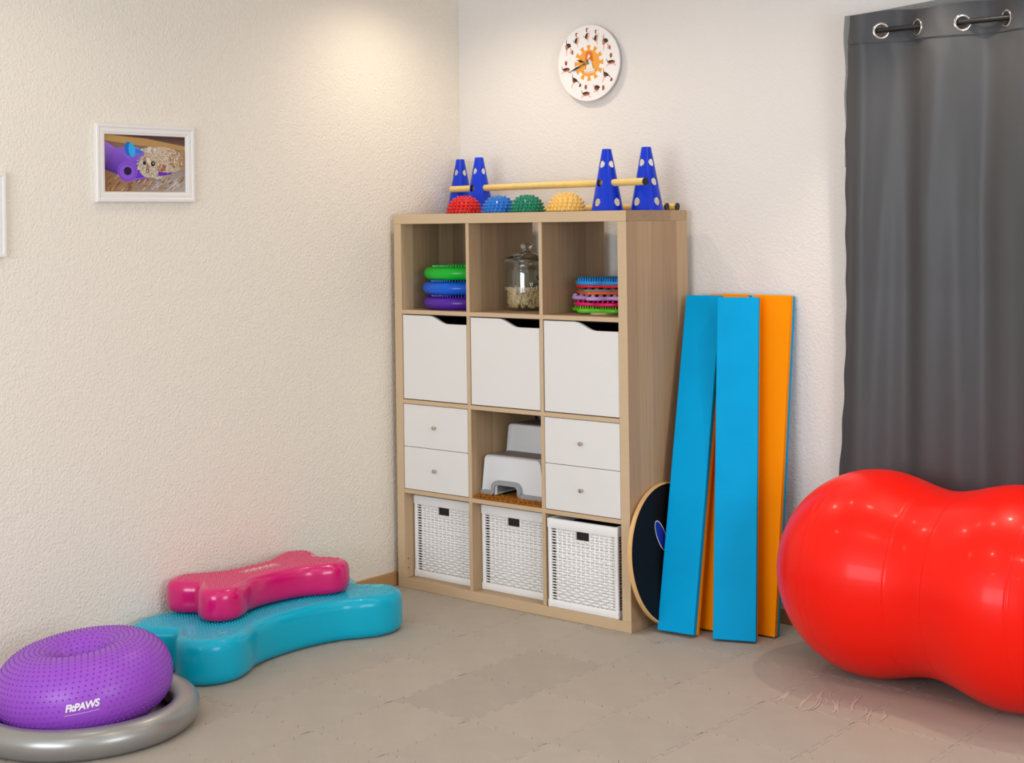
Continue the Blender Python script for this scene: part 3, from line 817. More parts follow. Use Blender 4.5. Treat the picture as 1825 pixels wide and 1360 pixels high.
# ------------------------------------------------------------------ wobble board leaning on the shelf side
al = radians(6); BR, BC = .25, Vector((1.1910, .192, .0022))
nn = Vector((cos(al), 0, sin(al))); up = Vector((-sin(al), 0, cos(al))); sd = Vector((0, 1, 0)); ctr = BC + up * BR
board = thing('wobble_board', BC, 'round black wobble board with a plywood rim leaning between the shelf and the blue beam', 'balance board')
def bd(r, t, off): return ctr + (up * sin(t) + sd * cos(t)) * r + nn * off
bm = bmesh.new(); N = 96
loft(bm, [[bd(r, 2 * pi * i / N, off) for i in range(N)] for r, off in ((BR - .003, -.0165), (BR, -.0145), (BR, -.002), (BR - .0025, 0), (BR - .008, 0))], True, True, True); recalc(bm)
new_obj('plywood_disc', bm, m_ply, board, True, autosmooth=40)
bm = bmesh.new(); loft(bm, [[bd(r, 2 * pi * i / N, off) for i in range(N)] for r, off in ((BR - .006, 0), (BR - .0065, .0010))], True, False, True); recalc(bm)
new_obj('grip_face', bm, m_gripblack, board)
pr = Print(); E0 = (.150 - .18, .330 - .2478)   # emblem in the board's own (along y, up) coordinates
for a, b, c, l in ((.062, .027, (230, 228, 225), 0), (.058, .023, (22, 50, 168), 1)): pr.ell(-.056, .070, a, b, c, l, radians(114), 40)
pr.build('emblem', lambda u_, v_, h: ctr + sd * u_ + up * v_ + nn * (.0011 + h), m_ink, board)

# ------------------------------------------------------------------ folding beams leaning on the wall
def beam(bl, wdir, top, order, lab, W=.150, t=(.024, .020), L=1.19):
    """bl: front bottom left corner; top: front top left corner; order: colours from front to back"""
    bl, top = Vector(bl), Vector(top); a = Vector((cos(wdir), sin(wdir), 0)); v = (top - bl).normalized()
    a = (a - v * a.dot(v)).normalized(); n = v.cross(a).normalized()      # n points away from the viewer
    if n.y < 0: n = -n
    L = (top - bl).length
    lift = max(0, -min((bl + n * sum(t)).z, (bl + a * W).z, (bl + a * W + n * sum(t)).z)) + .0005
    bl = bl + Vector((0, 0, lift))
    o = thing('folding_beam', bl + a * W / 2, lab, 'balance beam'); off = 0
    for k, (nm, m) in enumerate(order):
        bm = nbox((0, off + (.0006 if k else 0), 0), (W, off + t[k], L), .003, 2); off += t[k]
        Mx = Matrix((a, n, v)).transposed().to_4x4(); Mx.translation = bl
        bm.transform(Mx)
        new_obj(nm, bm, m, o)
    return o
BL, OR = ('blue_half', m_beam_blue), ('orange_half', m_beam_orange)
beam((1.185, .062, 0), radians(3), (1.150, .330, 1.150), (BL, OR), 'blue and orange folding beam leaning askew nearest the shelf, blue side out', W=.143)
beam((1.394, .088, 0), radians(22), (1.318, .270, 1.152), (BL, OR), 'blue and orange folding beam standing upright in front, blue side out', W=.147)
beam((1.245, .172, 0), radians(2), (1.225, .374, 1.158), (OR, BL), 'orange folding beam hidden behind the two blue ones, orange showing in the gap', t=(.022, .016))
beam((1.404, .232, 0), radians(2), (1.402, .380, 1.160), (OR, BL), 'orange beam with blue back leaning on the wall, rightmost of the beams', W=.144, t=(.022, .016))

# ------------------------------------------------------------------ peanut ball
C1, C2 = Vector((2.008, .094, .320)), Vector((2.472, .045, .322)); R1 = .322
ax = (C2 - C1); LL = ax.length; ax.normalize(); b1 = ax.cross(Vector((0, 0, 1))).normalized(); b2 = b1.cross(ax).normalized()
def ball_r(s):
    R = .320 + .004 * min(max(s / LL, 0), 1)
    if s < 0: r = sqrt(max(0, R * R - s * s))
    elif s > LL: r = sqrt(max(0, R * R - (s - LL) ** 2))
    else: r = R - .042 * ((1 - cos(2 * pi * s / LL)) / 2)
    for g in (-.10, -.07, .175, .30, .57, .63): r += -.0016 * math.exp(-((s - g) / .0022) ** 2) + .0006 * math.exp(-((s - g - .006) / .003) ** 2)
    return max(r, .0005)
ss = [-.3199, -.3185, -.315, -.308, -.298, -.285]; s = -.27
while s < LL + .27: ss.append(s); s += .0022 if min(abs(s - g) for g in (-.10, -.07, .175, .30, .57, .63)) < .012 else .010
ss += [LL + q for q in (.285, .298, .31, .317, .3225)]
bm = bmesh.new(); NS = 96
loft(bm, [[C1 + ax * s + (b1 * cos(2 * pi * j / NS) + b2 * sin(2 * pi * j / NS)) * ball_r(s) for j in range(NS)] for s in ss], True, True, True); recalc(bm)
for v in bm.verts:
    if v.co.z < .004: v.co.z = .0008
pb = new_obj('peanut_ball', bm, m_red, None, True, (C1.x, C1.y, 0))
tag(pb, 'big glossy red peanut-shaped exercise ball on the floor in front of the curtain', 'exercise ball')

# ------------------------------------------------------------------ curtain, rod, fleece
ZT = 2.112; RY, RZ = .345, 2.050; EX = [1.917, 2.044, 2.196, 2.338, 2.475, 2.617, 2.760, 2.902]
def ball_back(x, z):
    y = -9
    for c in (C1, C2, (C1 + C2) / 2):
        rad = .322 if c is not None else 0
        q = .325 ** 2 - (x - c[0]) ** 2 - (z - c[2]) ** 2
        if q > 0: y = max(y, c[1] + sqrt(q) + .006)
    return y
def fold_phase(x):
    if x < EX[0]: return (x - EX[0]) / .142
    for i in range(len(EX) - 1):
        if x <= EX[i + 1]: return i + (x - EX[i]) / (EX[i + 1] - EX[i])
    return len(EX) - 1 + (x - EX[-1]) / .142
def cloth(x, z):
    t = (ZT - z) / ZT; p = fold_phase(x)
    amp = .030 * (1 - .55 * min(1, t * 1.6))
    yc = RY + .028 * min(1, max(0, (ZT - .12 - z) / .8))
    sft = p + .22 * sin(2.2 * t + p * .4) * min(1, max(0, t - .06) * 4)
    y = yc + amp * sin(pi * sft) + .006 * sin(pi * sft * 2.3 + 1.3 + 3 * t) * min(1, t * 3)
    if z > ZT - .16: y += .0035 * sin(60 * x + 25 * z) * (1 - abs(ZT - .105 - z) / .06 if abs(ZT - .105 - z) < .06 else 0)
    y = max(y, ball_back(x, z))
    return min(y, .418)
def left_edge(z):
    pts = [(2.112, 1.818), (1.95, 1.800), (1.70, 1.776), (1.37, 1.764), (1.05, 1.758), (.80, 1.744), (.576, 1.724), (.30, 1.68), (.15, 1.625), (.02, 1.575)]
    for (za, xa), (zb, xb) in zip(pts, pts[1:]):
        if z >= zb: return xb + (xa - xb) * (z - zb) / (za - zb) + .0025 * sin(z * 40)
    return pts[-1][1]
cur = thing('eyelet_curtain', (2.3, RY, .02), 'charcoal grey satin blackout curtain hanging on steel eyelets from a black rod', 'curtain')
def cloth_grid(z0, z1, nz, nx, xr=2.98, cut=False, off=0, ztop=None):
    bm = bmesh.new(); V = []
    for k in range(nz + 1):
        row = []
        for i in range(nx + 1):
            z = z1 + (z0 - z1) * k / nz
            xl = left_edge(z); x = xl + (xr - xl) * (i / nx)
            zz = z
            if cut: zz = z + .006 * sin(pi * fold_phase(x) + .6) * max(0, 1 - (ZT - z) / .11)
            y = cloth(x, z) + off
            if i < 4: y = min(y, .40)
            row.append((x, y, zz))
        V.append(row)
    vs = [[bm.verts.new(p) for p in r] for r in V]
    for k in range(nz):
        for i in range(nx):
            q = (vs[k][i], vs[k][i + 1], vs[k + 1][i + 1], vs[k + 1][i])
            if cut:
                c = sum((v.co for v in q), Vector()) / 4
                hit = False
                for e in EX:
                    sl = .66
                    if sqrt(((c.x - e) * sqrt(1 + sl * sl)) ** 2 + (c.z - RZ) ** 2) < .0205: hit = True
                if hit: continue
            bm.faces.new(q)
    return bm
new_obj('panel', cloth_grid(.02, ZT - .098, 120, 240), m_curtain, cur, True)
new_obj('header_band', cloth_grid(ZT - .100, ZT, 34, 420, cut=True, off=-.0040), m_curtain, cur, True)
for i, e in enumerate(EX):
    slope = .030 * pi / .142 * (1 if i % 2 == 0 else -1)
    tdir = Vector((1, slope, 0)).normalized(); nrm = Vector((tdir.y, -tdir.x, 0))
    bm = bmesh.new()
    cen = Vector((e, cloth(e, RZ) - .002, RZ))
    rings = []
    for j in range(40):
        a = 2 * pi * j / 40; rad = tdir * cos(a) + Vector((0, 0, 1)) * sin(a)
        rings.append([cen + rad * (.0235 + .0050 * cos(t)) + nrm * .0032 * sin(t) for t in (2 * pi * k / 10 for k in range(10))])
    loft(bm, rings, True, loop=True); recalc(bm)
    new_obj('eyelet', bm, m_chrome, cur, True)
rod = thing('curtain_rod', (1.86, RY, RZ), 'thin black curtain rod threaded through the steel eyelets', 'curtain rod')
bm = bmesh.new(); tube(bm, [(1.895, RY, RZ + .002), (3.15, RY, RZ + .002)], .0085, 18); new_obj('tube', bm, m_blackplastic, rod, True, autosmooth=40)
for x in (2.52, 3.12):
    bm = bmesh.new(); tube(bm, [(x, RY + .005, RZ - .008), (x, YB, RZ - .008)], .006, 12); new_obj('bracket', bm, m_blackplastic, rod, True, autosmooth=40)
bm = bmesh.new(); nx, nz = 120, 90; V = []
rings = []
for k in range(nz + 1):
    z = 2.120 - 1.5 * k / nz; f = []
    for i in range(nx + 1):
        xl = left_edge(z) + .012 if z < 1.6 else 1.744 + .003 * sin(z * 30); x = xl + (3.02 - xl) * i / nx
        f.append((x, .420 + .004 * sin(9 * x + 2 * z) + rnd.uniform(-.0012, .0012), z + (.004 + .034 * min(1, max(0, x - 1.80) / .5)) * (1 - k / nz)))
    rings.append(f + [(p[0], .434, p[2]) for p in reversed(f)])
loft(bm, rings, True, True, True); recalc(bm)
fl = new_obj('fleece_blanket', bm, m_fleece, None, True, (2.3, .427, .62))
tag(fl, 'light grey fleece hung flat behind the dark curtain, its top edge showing', 'blanket')

# ------------------------------------------------------------------ bone cushions
def bone_outline(Lh, Wh, n=9):
    q = [(.0, .865), (.10, .895), (.30, .965), (.56, 1.0), (.82, .955), (.985, .83), (1.0, .68), (.88, .54), (.70, .40), (.60, .22), (.565, 0)]
    Q = [(a * Wh, b * Lh) for a, b in q]
    pts = Q + [(a, -b) for a, b in reversed(Q[:-1])] + [(-a, -b) for a, b in Q[1:]] + [(-a, b) for a, b in reversed(Q[1:-1])]
    return catmull(pts, n)
def bone(name, cx, cy, z0, Lh, Wh, h, m, mn, rz, label, sp, nr):
    o = thing(name, (cx, cy, z0), label, 'dog cushion')
    P = bone_outline(Lh, Wh); n = len(P)
    nor = []
    for i in range(n):
        a, b = Vector(P[i - 1]), Vector(P[(i + 1) % n]); t = (b - a).normalized(); nor.append(Vector((t.y, -t.x)))
    ar = sum(P[i - 1][0] * P[i][1] - P[i][0] * P[i - 1][1] for i in range(n)); sg = 1 if ar > 0 else -1
    for _ in range(4): nor = [(nor[i - 1] + nor[i] * 2 + nor[(i + 1) % n]).normalized() for i in range(n)]
    Rz = Matrix.Rotation(rz, 3, 'Z')
    def at(x, y, z): return Rz @ Vector((x, y, 0)) + Vector((cx, cy, z0 + z))
    prof = [(.026, 0), (.014, .003), (.006, .010), (.001, .022), (0, .036), (0, h - .036), (.002, h - .023), (.007, h - .012), (.016, h - .0045), (.028, h - .0008), (.04, h)]
    bm = bmesh.new(); rings = []
    for d, z in prof: rings.append([at(P[i][0] - sg * nor[i].x * d, P[i][1] - sg * nor[i].y * d, z) for i in range(n)])
    loft(bm, rings, True, True, True); recalc(bm)
    bmesh.ops.triangulate(bm, faces=[f for f in bm.faces if len(f.verts) > 4])
    body = new_obj('body', bm, m, o, True, autosmooth=50)
    bm = bmesh.new(); kx, ky = int(Wh / sp) + 1, int(Lh / sp) + 1
    for i in range(-kx, kx + 1):
        for j in range(-ky, ky + 1):
            x, y = (i + (j % 2) * .5) * sp, j * sp
            if abs(x) < Wh * .14 and abs(y) < Lh * .26: continue
            if inside((x, y), P) and edge_dist((x, y), P) > .030: nub(bm, at(x, y, h), (0, 0, 1), nr, nr * .7, 6, .5)
    new_obj('nubs', bm, mn, o, True, kind='stuff')
    return o, at, P, h
tb = bone('bone_cushion', .226, -.852, 0, .461, .222, .142, m_teal, m_tealnub, radians(-2), 'large glossy teal bone-shaped balance cushion lying on the floor by the left wall', .0165, .0034)
pb2 = bone('bone_cushion', .154, -.840, .1445, .306, .158, .108, m_pink, m_pinknub, radians(-3), 'smaller magenta pink bone-shaped balance cushion lying on the teal one', .0125, .0030)
bm = text_bm('FitPAWS', .036, shear=.25, offset=.0014)
for v in bm.verts: v.co = pb2[1](-v.co.y, v.co.x, pb2[3] + .0006) 
new_obj('lettering', bm, mat('pale_pink_print', (246, 190, 186), .5), pb2[0])
# wear marks on the teal cushion
at = tb[1]; m_scuff = mat('pale_teal_scuff', (110, 196, 204), .6)
def patch(cx, cy, a, b, n=12):
    bm = bmesh.new(); bm.faces.new([bm.verts.new(at(cx + a * cos(t) * rnd.uniform(.7, 1.2), cy + b * sin(t) * rnd.uniform(.7, 1.2), tb[3] + .0005)) for t in (2 * pi * i / n for i in range(n))])
    new_obj('scuff_mark', bm, m_scuff, tb[0])
for q in ((.10, .40, .022, .03), (.06, .37, .012, .02), (.155, -.33, .006, .016), (.13, -.32, .004, .01)): patch(*q)

# ------------------------------------------------------------------ donut ball in its ring
DX, DY = .40, -1.715
ring = bm = bmesh.new()
RT = .285; rt = .042
rings = []
for j in range(120):
    a = 2 * pi * j / 120; d = Vector((cos(a), sin(a), 0)); r_ = []
    for k in range(28):
        t = 2 * pi * k / 28; g = rt + (-.0012 if k in (26,) else 0)
        r_.append(Vector((DX, DY, rt * .98)) + d * (RT + g * cos(t)) + Vector((0, 0, g * sin(t))))
    rings.append(r_)
loft(bm, rings, True, loop=True); recalc(bm)
for v in bm.verts: v.co.z = max(v.co.z, .0006)
rg = new_obj('ring_base', bm, m_silver, None, True, (DX, DY, 0))
tag(rg, 'silver inflated ring on the floor holding the purple donut ball', 'ball ring')
don = thing('donut_ball', (DX, DY, .01), 'purple studded donut-shaped ball with white lettering sitting in the silver ring', 'exercise ball')
RO, rb, ra, zc = .250, .112, .112, .127
TILT = Matrix.Rotation(radians(6), 3, Vector((4.066 - DX, -4.19 - DY, 0)))
def don_pt(u_, v_, off=0):
    """u: round the axis, v: angle in the section (0 outside, pi/2 top)"""
    r = RO - ra + ra * cos(v_); z = rb * sin(v_)
    n = Vector((cos(v_) / ra, sin(v_) / rb)).normalized()
    r += n.x * off; z += n.y * off
    tl = TILT @ Vector((r * cos(u_), r * sin(u_), z))
    return Vector((DX, DY, zc)) + tl, TILT @ Vector((n.x * cos(u_), n.x * sin(u_), n.y))
bm = bmesh.new(); rings = []
for k in range(41):
    v_ = -pi * .62 + (pi * .62 + pi * .93) * k / 40
    rings.append([don_pt(2 * pi * j / 96, v_)[0] for j in range(96)])
loft(bm, rings, True, True, True); recalc(bm)
new_obj('body', bm, m_purple, don, True)
ucam = atan2(-4.19 - DY, 4.066 - DX)
bm = bmesh.new()
TU, TV = ucam - .025, -.06          # where the lettering sits
for k in range(27):
    v_ = -.62 + k * (pi * .86 + .62) / 26; r = RO - ra + ra * cos(v_)
    if r < .02: continue
    n = max(8, int(2 * pi * r / .0172))
    for j in range(n):
        u_ = 2 * pi * (j + .5 * (k % 2)) / n
        du = (u_ - TU + pi) % (2 * pi) - pi
        if abs(du) < .24 and -.18 < v_ - TV < .26: continue
        p, nr_ = don_pt(u_, v_); nub(bm, p, nr_, .0030, .0026, 6, .4)
new_obj('nubs', bm, m_purplenub, don, True, kind='stuff')
bm = text_bm('FitPAWS', .0262, shear=.28, offset=.0011, spacing=.92)
for lo, hi in (((-.050, -.0185, 0), (.045, -.0175, 0)),):
    bm.faces.new([bm.verts.new(q) for q in ((lo[0], lo[1], 0), (hi[0], lo[1], 0), (hi[0], hi[1], 0), (lo[0], hi[1], 0))])
bmesh.ops.triangulate(bm, faces=bm.faces); bmesh.ops.subdivide_edges(bm, edges=[e for e in bm.edges if e.calc_length() > .008], cuts=2)
bm.transform(Matrix.Rotation(radians(1), 4, 'Z'))
for v in bm.verts: v.co = don_pt(TU + v.co.x / RO, TV + .12 + v.co.y / ((ra + rb) / 2), .0012)[0]
new_obj('lettering', bm, m_print_white, don)

# ------------------------------------------------------------------ picture frames on the left wall
def frame(yc, zc, W, H, label):
    o = thing('picture_frame', (XL, yc, zc), label, 'picture frame')
    bars = []
    prof = [(0, 0), (0, .016), (.003, .019), (.010, .019), (.014, .0165), (.026, .0165), (.029, .0145), (.033, .0145), (.035, .011), (.035, 0)]
    bm = bmesh.new(); cor = []
    rings = []
    for sx, sz in ((-1, -1), (1, -1), (1, 1), (-1, 1)):
        rings.append([(XL + .0008 + t, yc + sx * (W / 2 - d), zc + sz * (H / 2 - d)) for d, t in prof])
    loft(bm, rings, False, loop=True); recalc(bm)
    new_obj('moulding', bm, m_frame, o)
    new_obj('backing', nbox((XL + .001, yc - W / 2 + .03, zc - H / 2 + .03), (XL + .008, yc + W / 2 - .03, zc + H / 2 - .03)), m_white, o)
    return o
FY, FZ = -1.165, 1.6465
f1 = frame(FY, FZ, .398, .258, 'white framed photo of a fluffy dog beside a purple mat on the left wall')
pp = Print()
def uv(x, y): return ((x - 872) / 1215 * .330, -(y - 692) / 900 * .192)
def P_(pts, col, layer=0, cols=None): pp.poly([uv(*q) for q in pts], col, layer, cols)
P_([(262, 238), (1482, 238), (1482, 1146), (262, 1146)], None, 0, [(120, 78, 46), (96, 62, 44), (180, 170, 162), (146, 100, 60)])
P_([(262, 250), (900, 300), (1482, 400), (1482, 470), (800, 410), (262, 345)], (186, 146, 88), 1)
P_([(262, 238), (1482, 238), (1482, 385), (900, 285), (500, 250)], None, 1, [(34, 24, 20), (70, 34, 28), (110, 78, 66), (80, 56, 50), (40, 30, 26)])
r5 = random.Random(5)
for k in range(46):
    x = r5.uniform(300, 1400); y = r5.uniform(880, 1130); L = r5.uniform(60, 170)
    c = r5.choice([(150, 104, 62), (184, 138, 86), (112, 72, 40), (206, 170, 120), (170, 124, 74)])
    if y > 1000 and 900 < x: c = r5.choice([(190, 184, 180), (168, 164, 168), (206, 202, 200)])
    pts = [(x, y), (x + L * .45, y - L * .55), (x + L * .45 + 26, y - L * .55), (x + 20, y)]
    P_([(min(max(a, 266), 1476), min(max(b, 860), 1142)) for a, b in pts], c, 2)
for k in range(120):
    x = r5.uniform(280, 1420); y = r5.uniform(930, 1135); L = r5.uniform(40, 120)
    t = (x - 300) / 1100 + (y - 930) / 400
    c = (196, 192, 192) if r5.random() < t * .75 - .25 else r5.choice([(150, 104, 62), (176, 130, 80), (122, 80, 46), (160, 116, 70)])
    pts = [(x, y), (x + L * .45, y - L * .55), (x + L * .45 + 16, y - L * .50), (x + 14, y)]
    P_([(min(max(a, 266), 1476), min(max(b, 880), 1142)) for a, b in pts], c, 3)
P_([(440, 450), (760, 430), (1290, 800), (1250, 850), (600, 975), (470, 700)], None, 3, [(128, 90, 206), (150, 116, 222), (112, 50, 190), (104, 40, 184), (96, 44, 190), (110, 70, 200)])
P_([(560, 975), (930, 905), (930, 888), (660, 935)], (150, 100, 226), 4)
P_([(268, 345), (430, 450), (640, 610), (730, 740), (700, 900), (560, 975), (470, 870), (268, 790)], None, 4,
   [(164, 120, 214), (140, 92, 210), (150, 104, 216), (118, 66, 202), (100, 50, 190), (92, 44, 186), (84, 36, 160), (52, 22, 96)])
pp.ell(*uv(604, 818), .0395, .0335, (140, 84, 214), 5, 0, 30); pp.ell(*uv(600, 822), .034, .0285, (112, 62, 190), 6, 0, 30); pp.ell(*uv(602, 824), .0315, .026, (142, 88, 214), 7, 0, 30)
pp.ell(*uv(608, 812), .0155, .0135, (30, 14, 60), 8, 0, 24)
pp.ell(*uv(625, 465), .017, .023, (20, 108, 204), 5, .2, 24); pp.ell(*uv(672, 480), .013, .024, (40, 176, 240), 6, .15, 24)
P_([(690, 460), (810, 475), (820, 540), (690, 520)], (26, 128, 214), 5)
# the dog: body patches, then tufts of fur
def fur(cx, cy, a, b, cols, n, layer, ang0=0, L=60):
    n = int(n * 1.7); L *= .7
    for k in range(n):
        t = r5.uniform(0, 2 * pi); q = sqrt(r5.random()); x, y = cx + a * q * cos(t), cy + b * q * sin(t)
        d = ang0 + r5.uniform(-1, 1); l = L * r5.uniform(.5, 1.2); w_ = l * .22
        pts = [(x - w_ * sin(d), y + w_ * cos(d)), (x + w_ * sin(d), y - w_ * cos(d)), (x + l * cos(d), y + l * sin(d))]
        P_([(min(max(u1, 270), 1474), min(max(v1, 244), 1138)) for u1, v1 in pts], r5.choice(cols), layer + (k % 4))
CRM = [(226, 214, 198), (238, 230, 218), (208, 190, 168), (196, 170, 138)]; TAN = [(190, 142, 92), (170, 116, 66), (206, 166, 120), (150, 96, 52)]
pp.ell(*uv(1150, 620), .085, .043, (206, 186, 160), 9, -.1, 24); pp.ell(*uv(930, 720), .045, .040, (206, 190, 168), 9, .3, 24)
P_([(1290, 480), (1460, 470), (1460, 790), (1350, 700)], (176, 140, 100), 10)
fur(1130, 580, 290, 150, CRM + TAN[:1], 210, 12, .3); fur(1330, 620, 110, 130, TAN + CRM[:1], 90, 14, 1.2); fur(1100, 740, 70, 60, [(160, 84, 40), (186, 104, 56)], 40, 18, 1.4, 40)
fur(950, 470, 140, 50, CRM, 60, 18, 2.6); fur(850, 700, 110, 130, CRM, 90, 20, 2.2, 50); fur(985, 800, 60, 100, CRM, 50, 22, 1.6, 55)
fur(1220, 760, 60, 50, CRM, 30, 22, 1.3, 50); fur(890, 620, 60, 60, [(150, 96, 66), (188, 140, 104)], 26, 24, 1.3, 40)
fur(1030, 900, 70, 24, [(226, 220, 206), (206, 196, 178)], 24, 24, .2, 50)
P_([(870, 590), (925, 600), (960, 700), (930, 730), (880, 660)], (226, 212, 190), 29)
pp.ell(*uv(846, 680), .0062, .0062, (26, 22, 24), 30); pp.ell(*uv(974, 690), .0085, .0082, (16, 18, 26), 30); pp.ell(*uv(978, 682), .0024, .0024, (230, 236, 245), 31)
pp.ell(*uv(892, 804), .0070, .0062, (98, 78, 66), 30); pp.ell(*uv(892, 806), .0042, .0036, (196, 180, 160), 31); pp.ell(*uv(900, 740), .006, .010, (176, 128, 96), 29)
pp.build('photo', lambda u_, v_, h: (XL + .0085 + h, FY + u_, FZ + v_), m_photo, f1)
frame(-1.690 - .20, 1.4775, .40, .262, 'white picture frame cut off by the left edge of the view, on the left wall')

# ------------------------------------------------------------------ wall clock
KX, KZ, KR = .663, 2.048, .148; KY = YB - .026
clk = thing('wall_clock', (KX, YB, KZ), 'round white wall clock printed with yoga dogs around an orange sun, on the back wall', 'clock')
bm = bmesh.new(); N = 72
def kp(r, t, y): return (KX + r * cos(t), y, KZ + r * sin(t))
loft(bm, [[kp(r, 2 * pi * i / N, y) for i in range(N)] for r, y in ((KR - .001, KY + .008), (KR, KY + .007), (KR, KY + .001), (KR - .001, KY))], True, True, True); recalc(bm)
new_obj('dial', bm, mat('white_dial', (246, 243, 242), .3), clk)
new_obj('movement', nbox((KX - .03, KY + .008, KZ - .03), (KX + .03, YB, KZ + .03), .003), m_blackplastic, clk)
kq = Print(); ORG = (244, 164, 58); BRN = (150, 74, 36); BLK = (44, 30, 26); PNK = (236, 190, 176); WHT = (250, 246, 244); TAN1 = (196, 120, 76)
kq.poly([(.003 + .052 * cos(2 * pi * i / 40), .0 + .052 * sin(2 * pi * i / 40)) for i in range(40)], ORG, 0)
for k in range(12):
    a = 2 * pi * (k + .5) / 12 + .26; 
    kq.poly([(.003 + r * cos(a + d), r * sin(a + d)) for r, d in ((.049, -.10), (.070, -.14), (.070, .14), (.049, .10))], ORG, 0)
    kq.line([(.003 + .058 * cos(a), .058 * sin(a)), (.003 + .064 * cos(a + .04), .064 * sin(a + .04))], .0012, (200, 116, 34), 1)
kq.ell(.004, .026, .0185, .021, (226, 112, 26), 1); kq.poly([(-.0145, .026), (-.016, .004), (-.006, .002), (.012, .002), (.024, .006), (.0225, .028)], (226, 112, 26), 1)
kq.poly([(.003, .036), (-.003, .026), (-.004, .017), (.003, .010), (.010, .017), (.010, .026)], (250, 226, 206), 2); kq.ell(.004, .0155, .0012, .0012, (60, 30, 24), 3)
kq.poly([(-.002, .012), (.012, .012), (.020, -.006), (.028, -.026), (-.012, -.026), (-.010, -.006)], (244, 234, 226), 2)
kq.ell(.005, -.030, .030, .0095, (240, 224, 212), 3); kq.line([(-.026, -.030), (-.012, -.035), (.010, -.036), (.034, -.030)], .0012, (120, 90, 60), 4)
kq.line([(-.010, -.004), (-.013, -.024)], .0016, (70, 46, 34), 4); kq.line([(.018, .0), (.026, -.024)], .0022, (70, 46, 34), 4)
kq.line([(-.024, -.026), (-.025, -.034)], .002, (70, 46, 34), 4); kq.line([(.035, -.026), (.034, -.034)], .002, (70, 46, 34), 4); kq.ell(.001, -.002, .0028, .003, (150, 170, 110), 4)
S = .001
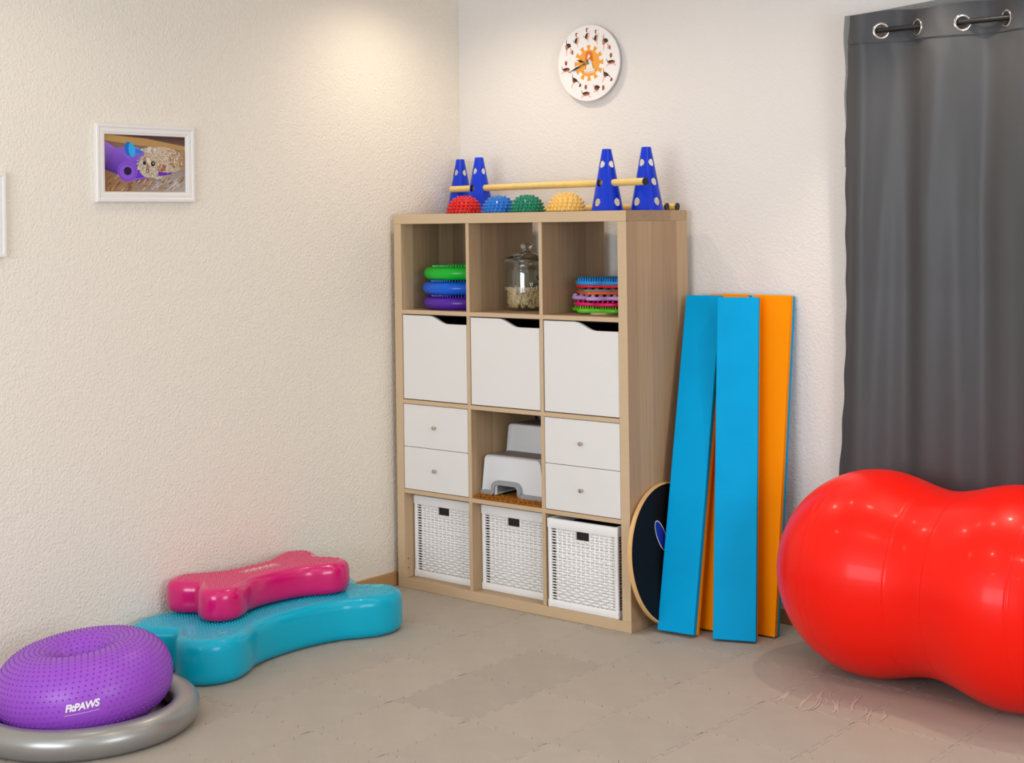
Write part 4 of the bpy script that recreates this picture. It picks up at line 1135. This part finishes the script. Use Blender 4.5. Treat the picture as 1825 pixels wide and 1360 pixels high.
def dog(cx, cy, pose, s=1.0):
    T = lambda x, y: (cx + x * S * s, cy + y * S * s)
    E = lambda x, y, a, b, c, l=0, r=0: kq.ell(*T(x, y), a * S * s, b * S * s, c, l, r, 14)
    Ln = lambda pts, w_, c, l=0: kq.line([T(*p) for p in pts], [q * S * s for q in w_] if isinstance(w_, list) else w_ * S * s, c, l)
    if pose == 'stand':
        E(-3, 22, 5, 8, BRN, 2); E(2, 20, 4.5, 5, WHT, 3); Ln([(4, 24), (9, 29), (10, 34)], 1.6, PNK, 2)
        E(-2, 0, 7, 13, TAN1, 1, -.25); E(-6, 1, 5, 10, BLK, 2, -.35); E(4, 0, 4, 11, PNK, 2, -.15)
        Ln([(-8, -4), (-15, -3), (-19, 4)], [3, 2.4, 1], BLK, 3); Ln([(6, 8), (11, 18)], [3, 1.5], PNK, 2); Ln([(0, -11), (3, -24)], [5, 3], PNK, 2)
    elif pose == 'bow':
        Ln([(-12, 14), (-14, 24), (-10, 32)], [3, 2.4, 1], BLK, 3); E(-8, 8, 10, 9, BRN, 1, -.3); E(-3, 11, 9, 6, BLK, 2, -.5); E(-13, 4, 4.5, 8, TAN1, 2)
        Ln([(-12, 0), (-14, -22)], [6, 3], PNK, 1); Ln([(-4, 2), (2, -14)], [7, 4], WHT, 1); E(5, -12, 5, 6, PNK, 2); E(11, -13, 3.5, 8, BRN, 3, .1); E(4, -2, 2, 2, BLK, 4)
    elif pose == 'sit':
        E(-1, 16, 5, 8, BRN, 2); E(3, 13, 4, 4, WHT, 1); Ln([(4, 20), (9, 26)], 1.4, PNK, 2)
        E(-1, -6, 13, 6.5, TAN1, 1, .12); E(-3, -3, 12, 4, BLK, 2, .15); E(10, -5, 4, 5, BRN, 3); Ln([(-12, -4), (-17, 0), (-19, 7)], [3, 2.4, 1], BLK, 3)
        Ln([(-10, -11), (-20, -17)], [5, 4], PNK, 1); Ln([(6, -10), (18, -17)], [5, 4], PNK, 1)
    elif pose == 'slope':
        Ln([(-13, 12), (-15, 20), (-12, 27)], [3, 2.2, 1], BLK, 3); E(-9, 6, 6, 10, BRN, 1, .2); E(-3, 7, 10, 5, BLK, 2, -.55); Ln([(2, 4), (14, -8)], [9, 5], WHT, 1); Ln([(4, 4), (12, -3)], 2.6, BLK, 3)
        Ln([(-11, 0), (-19, -18)], [6, 3], PNK, 1); E(17, -10, 3.4, 6, BRN, 3, .5); E(14, -14, 2.4, 3.4, BLK, 4, .3)
    else:
        Ln([(-14, 3), (-20, 7), (-22, 13)], [3, 2.2, 1], BLK, 3); E(-9, 0, 10, 8, BRN, 1, -.2); E(-6, 4, 10, 5, BLK, 2, -.3); Ln([(0, -2), (18, -6)], [9, 5], WHT, 1)
        Ln([(-22, -11), (-4, -9)], [4, 5], PNK, 1); E(17, 1, 4.5, 7, BRN, 3, -.1); E(16, -6, 2.5, 3.5, BLK, 4); E(21, -3, 3, 3.6, PNK, 2)
for x, y, pose in ((-.001, .105, 'stand'), (.042, .094, 'stand'), (-.052, .091, 'stand'), (.090, .068, 'bow'), (-.089, .063, 'bow'), (.110, .002, 'sit'), (-.107, -.012, 'sit'),
                   (-.012, -.112, 'sit'), (.090, -.058, 'slope'), (-.060, -.070, 'slope'), (.050, -.100, 'child')):
    dog(x, y, pose, 1.08 if pose == 'stand' else 1.2)
kq.build('print', lambda u_, v_, h: (KX + u_, KY - h, KZ + v_), m_ink, clk)
hub = Vector((KX - .008, KY, KZ + .001))
def hand(nm, tip, w_, off, tail=.012, m=m_blackplastic):
    d = Vector((tip[0] + .008, 0, tip[1] - .001)); L = d.length; d.normalize(); n = Vector((-d.z, 0, d.x)); bm = bmesh.new()
    out = [(-tail, .0012), (0, .0016), (L * .35, .0016), (L * .55, w_), (L * .78, .0016), (L, .0005)]
    pts = [(s_, q) for s_, q in out] + [(s_, -q) for s_, q in reversed(out)]
    prism(bm, pts, lambda a, b: hub + d * a + n * b + Vector((0, -off, 0)), lambda a, b: hub + d * a + n * b + Vector((0, -off - .0008, 0))); recalc(bm)
    new_obj(nm, bm, m, clk)
hand('hour_hand', (-.055, .016), .0055, .003); hand('minute_hand', (-.093, -.032), .0045, .0045); hand('second_hand', (.018, .024), .0008, .006)
bm = bmesh.new(); lathe(bm, [(0, 0), (.005, 0), (.005, .007), (.003, .009), (0, .009)], 16); recalc(bm)
bm.transform(Matrix.Translation(hub) @ Matrix.Rotation(pi / 2, 4, 'X')); new_obj('hub', bm, mat('brass', (214, 190, 130), .3, metal=1), clk, True, autosmooth=40)
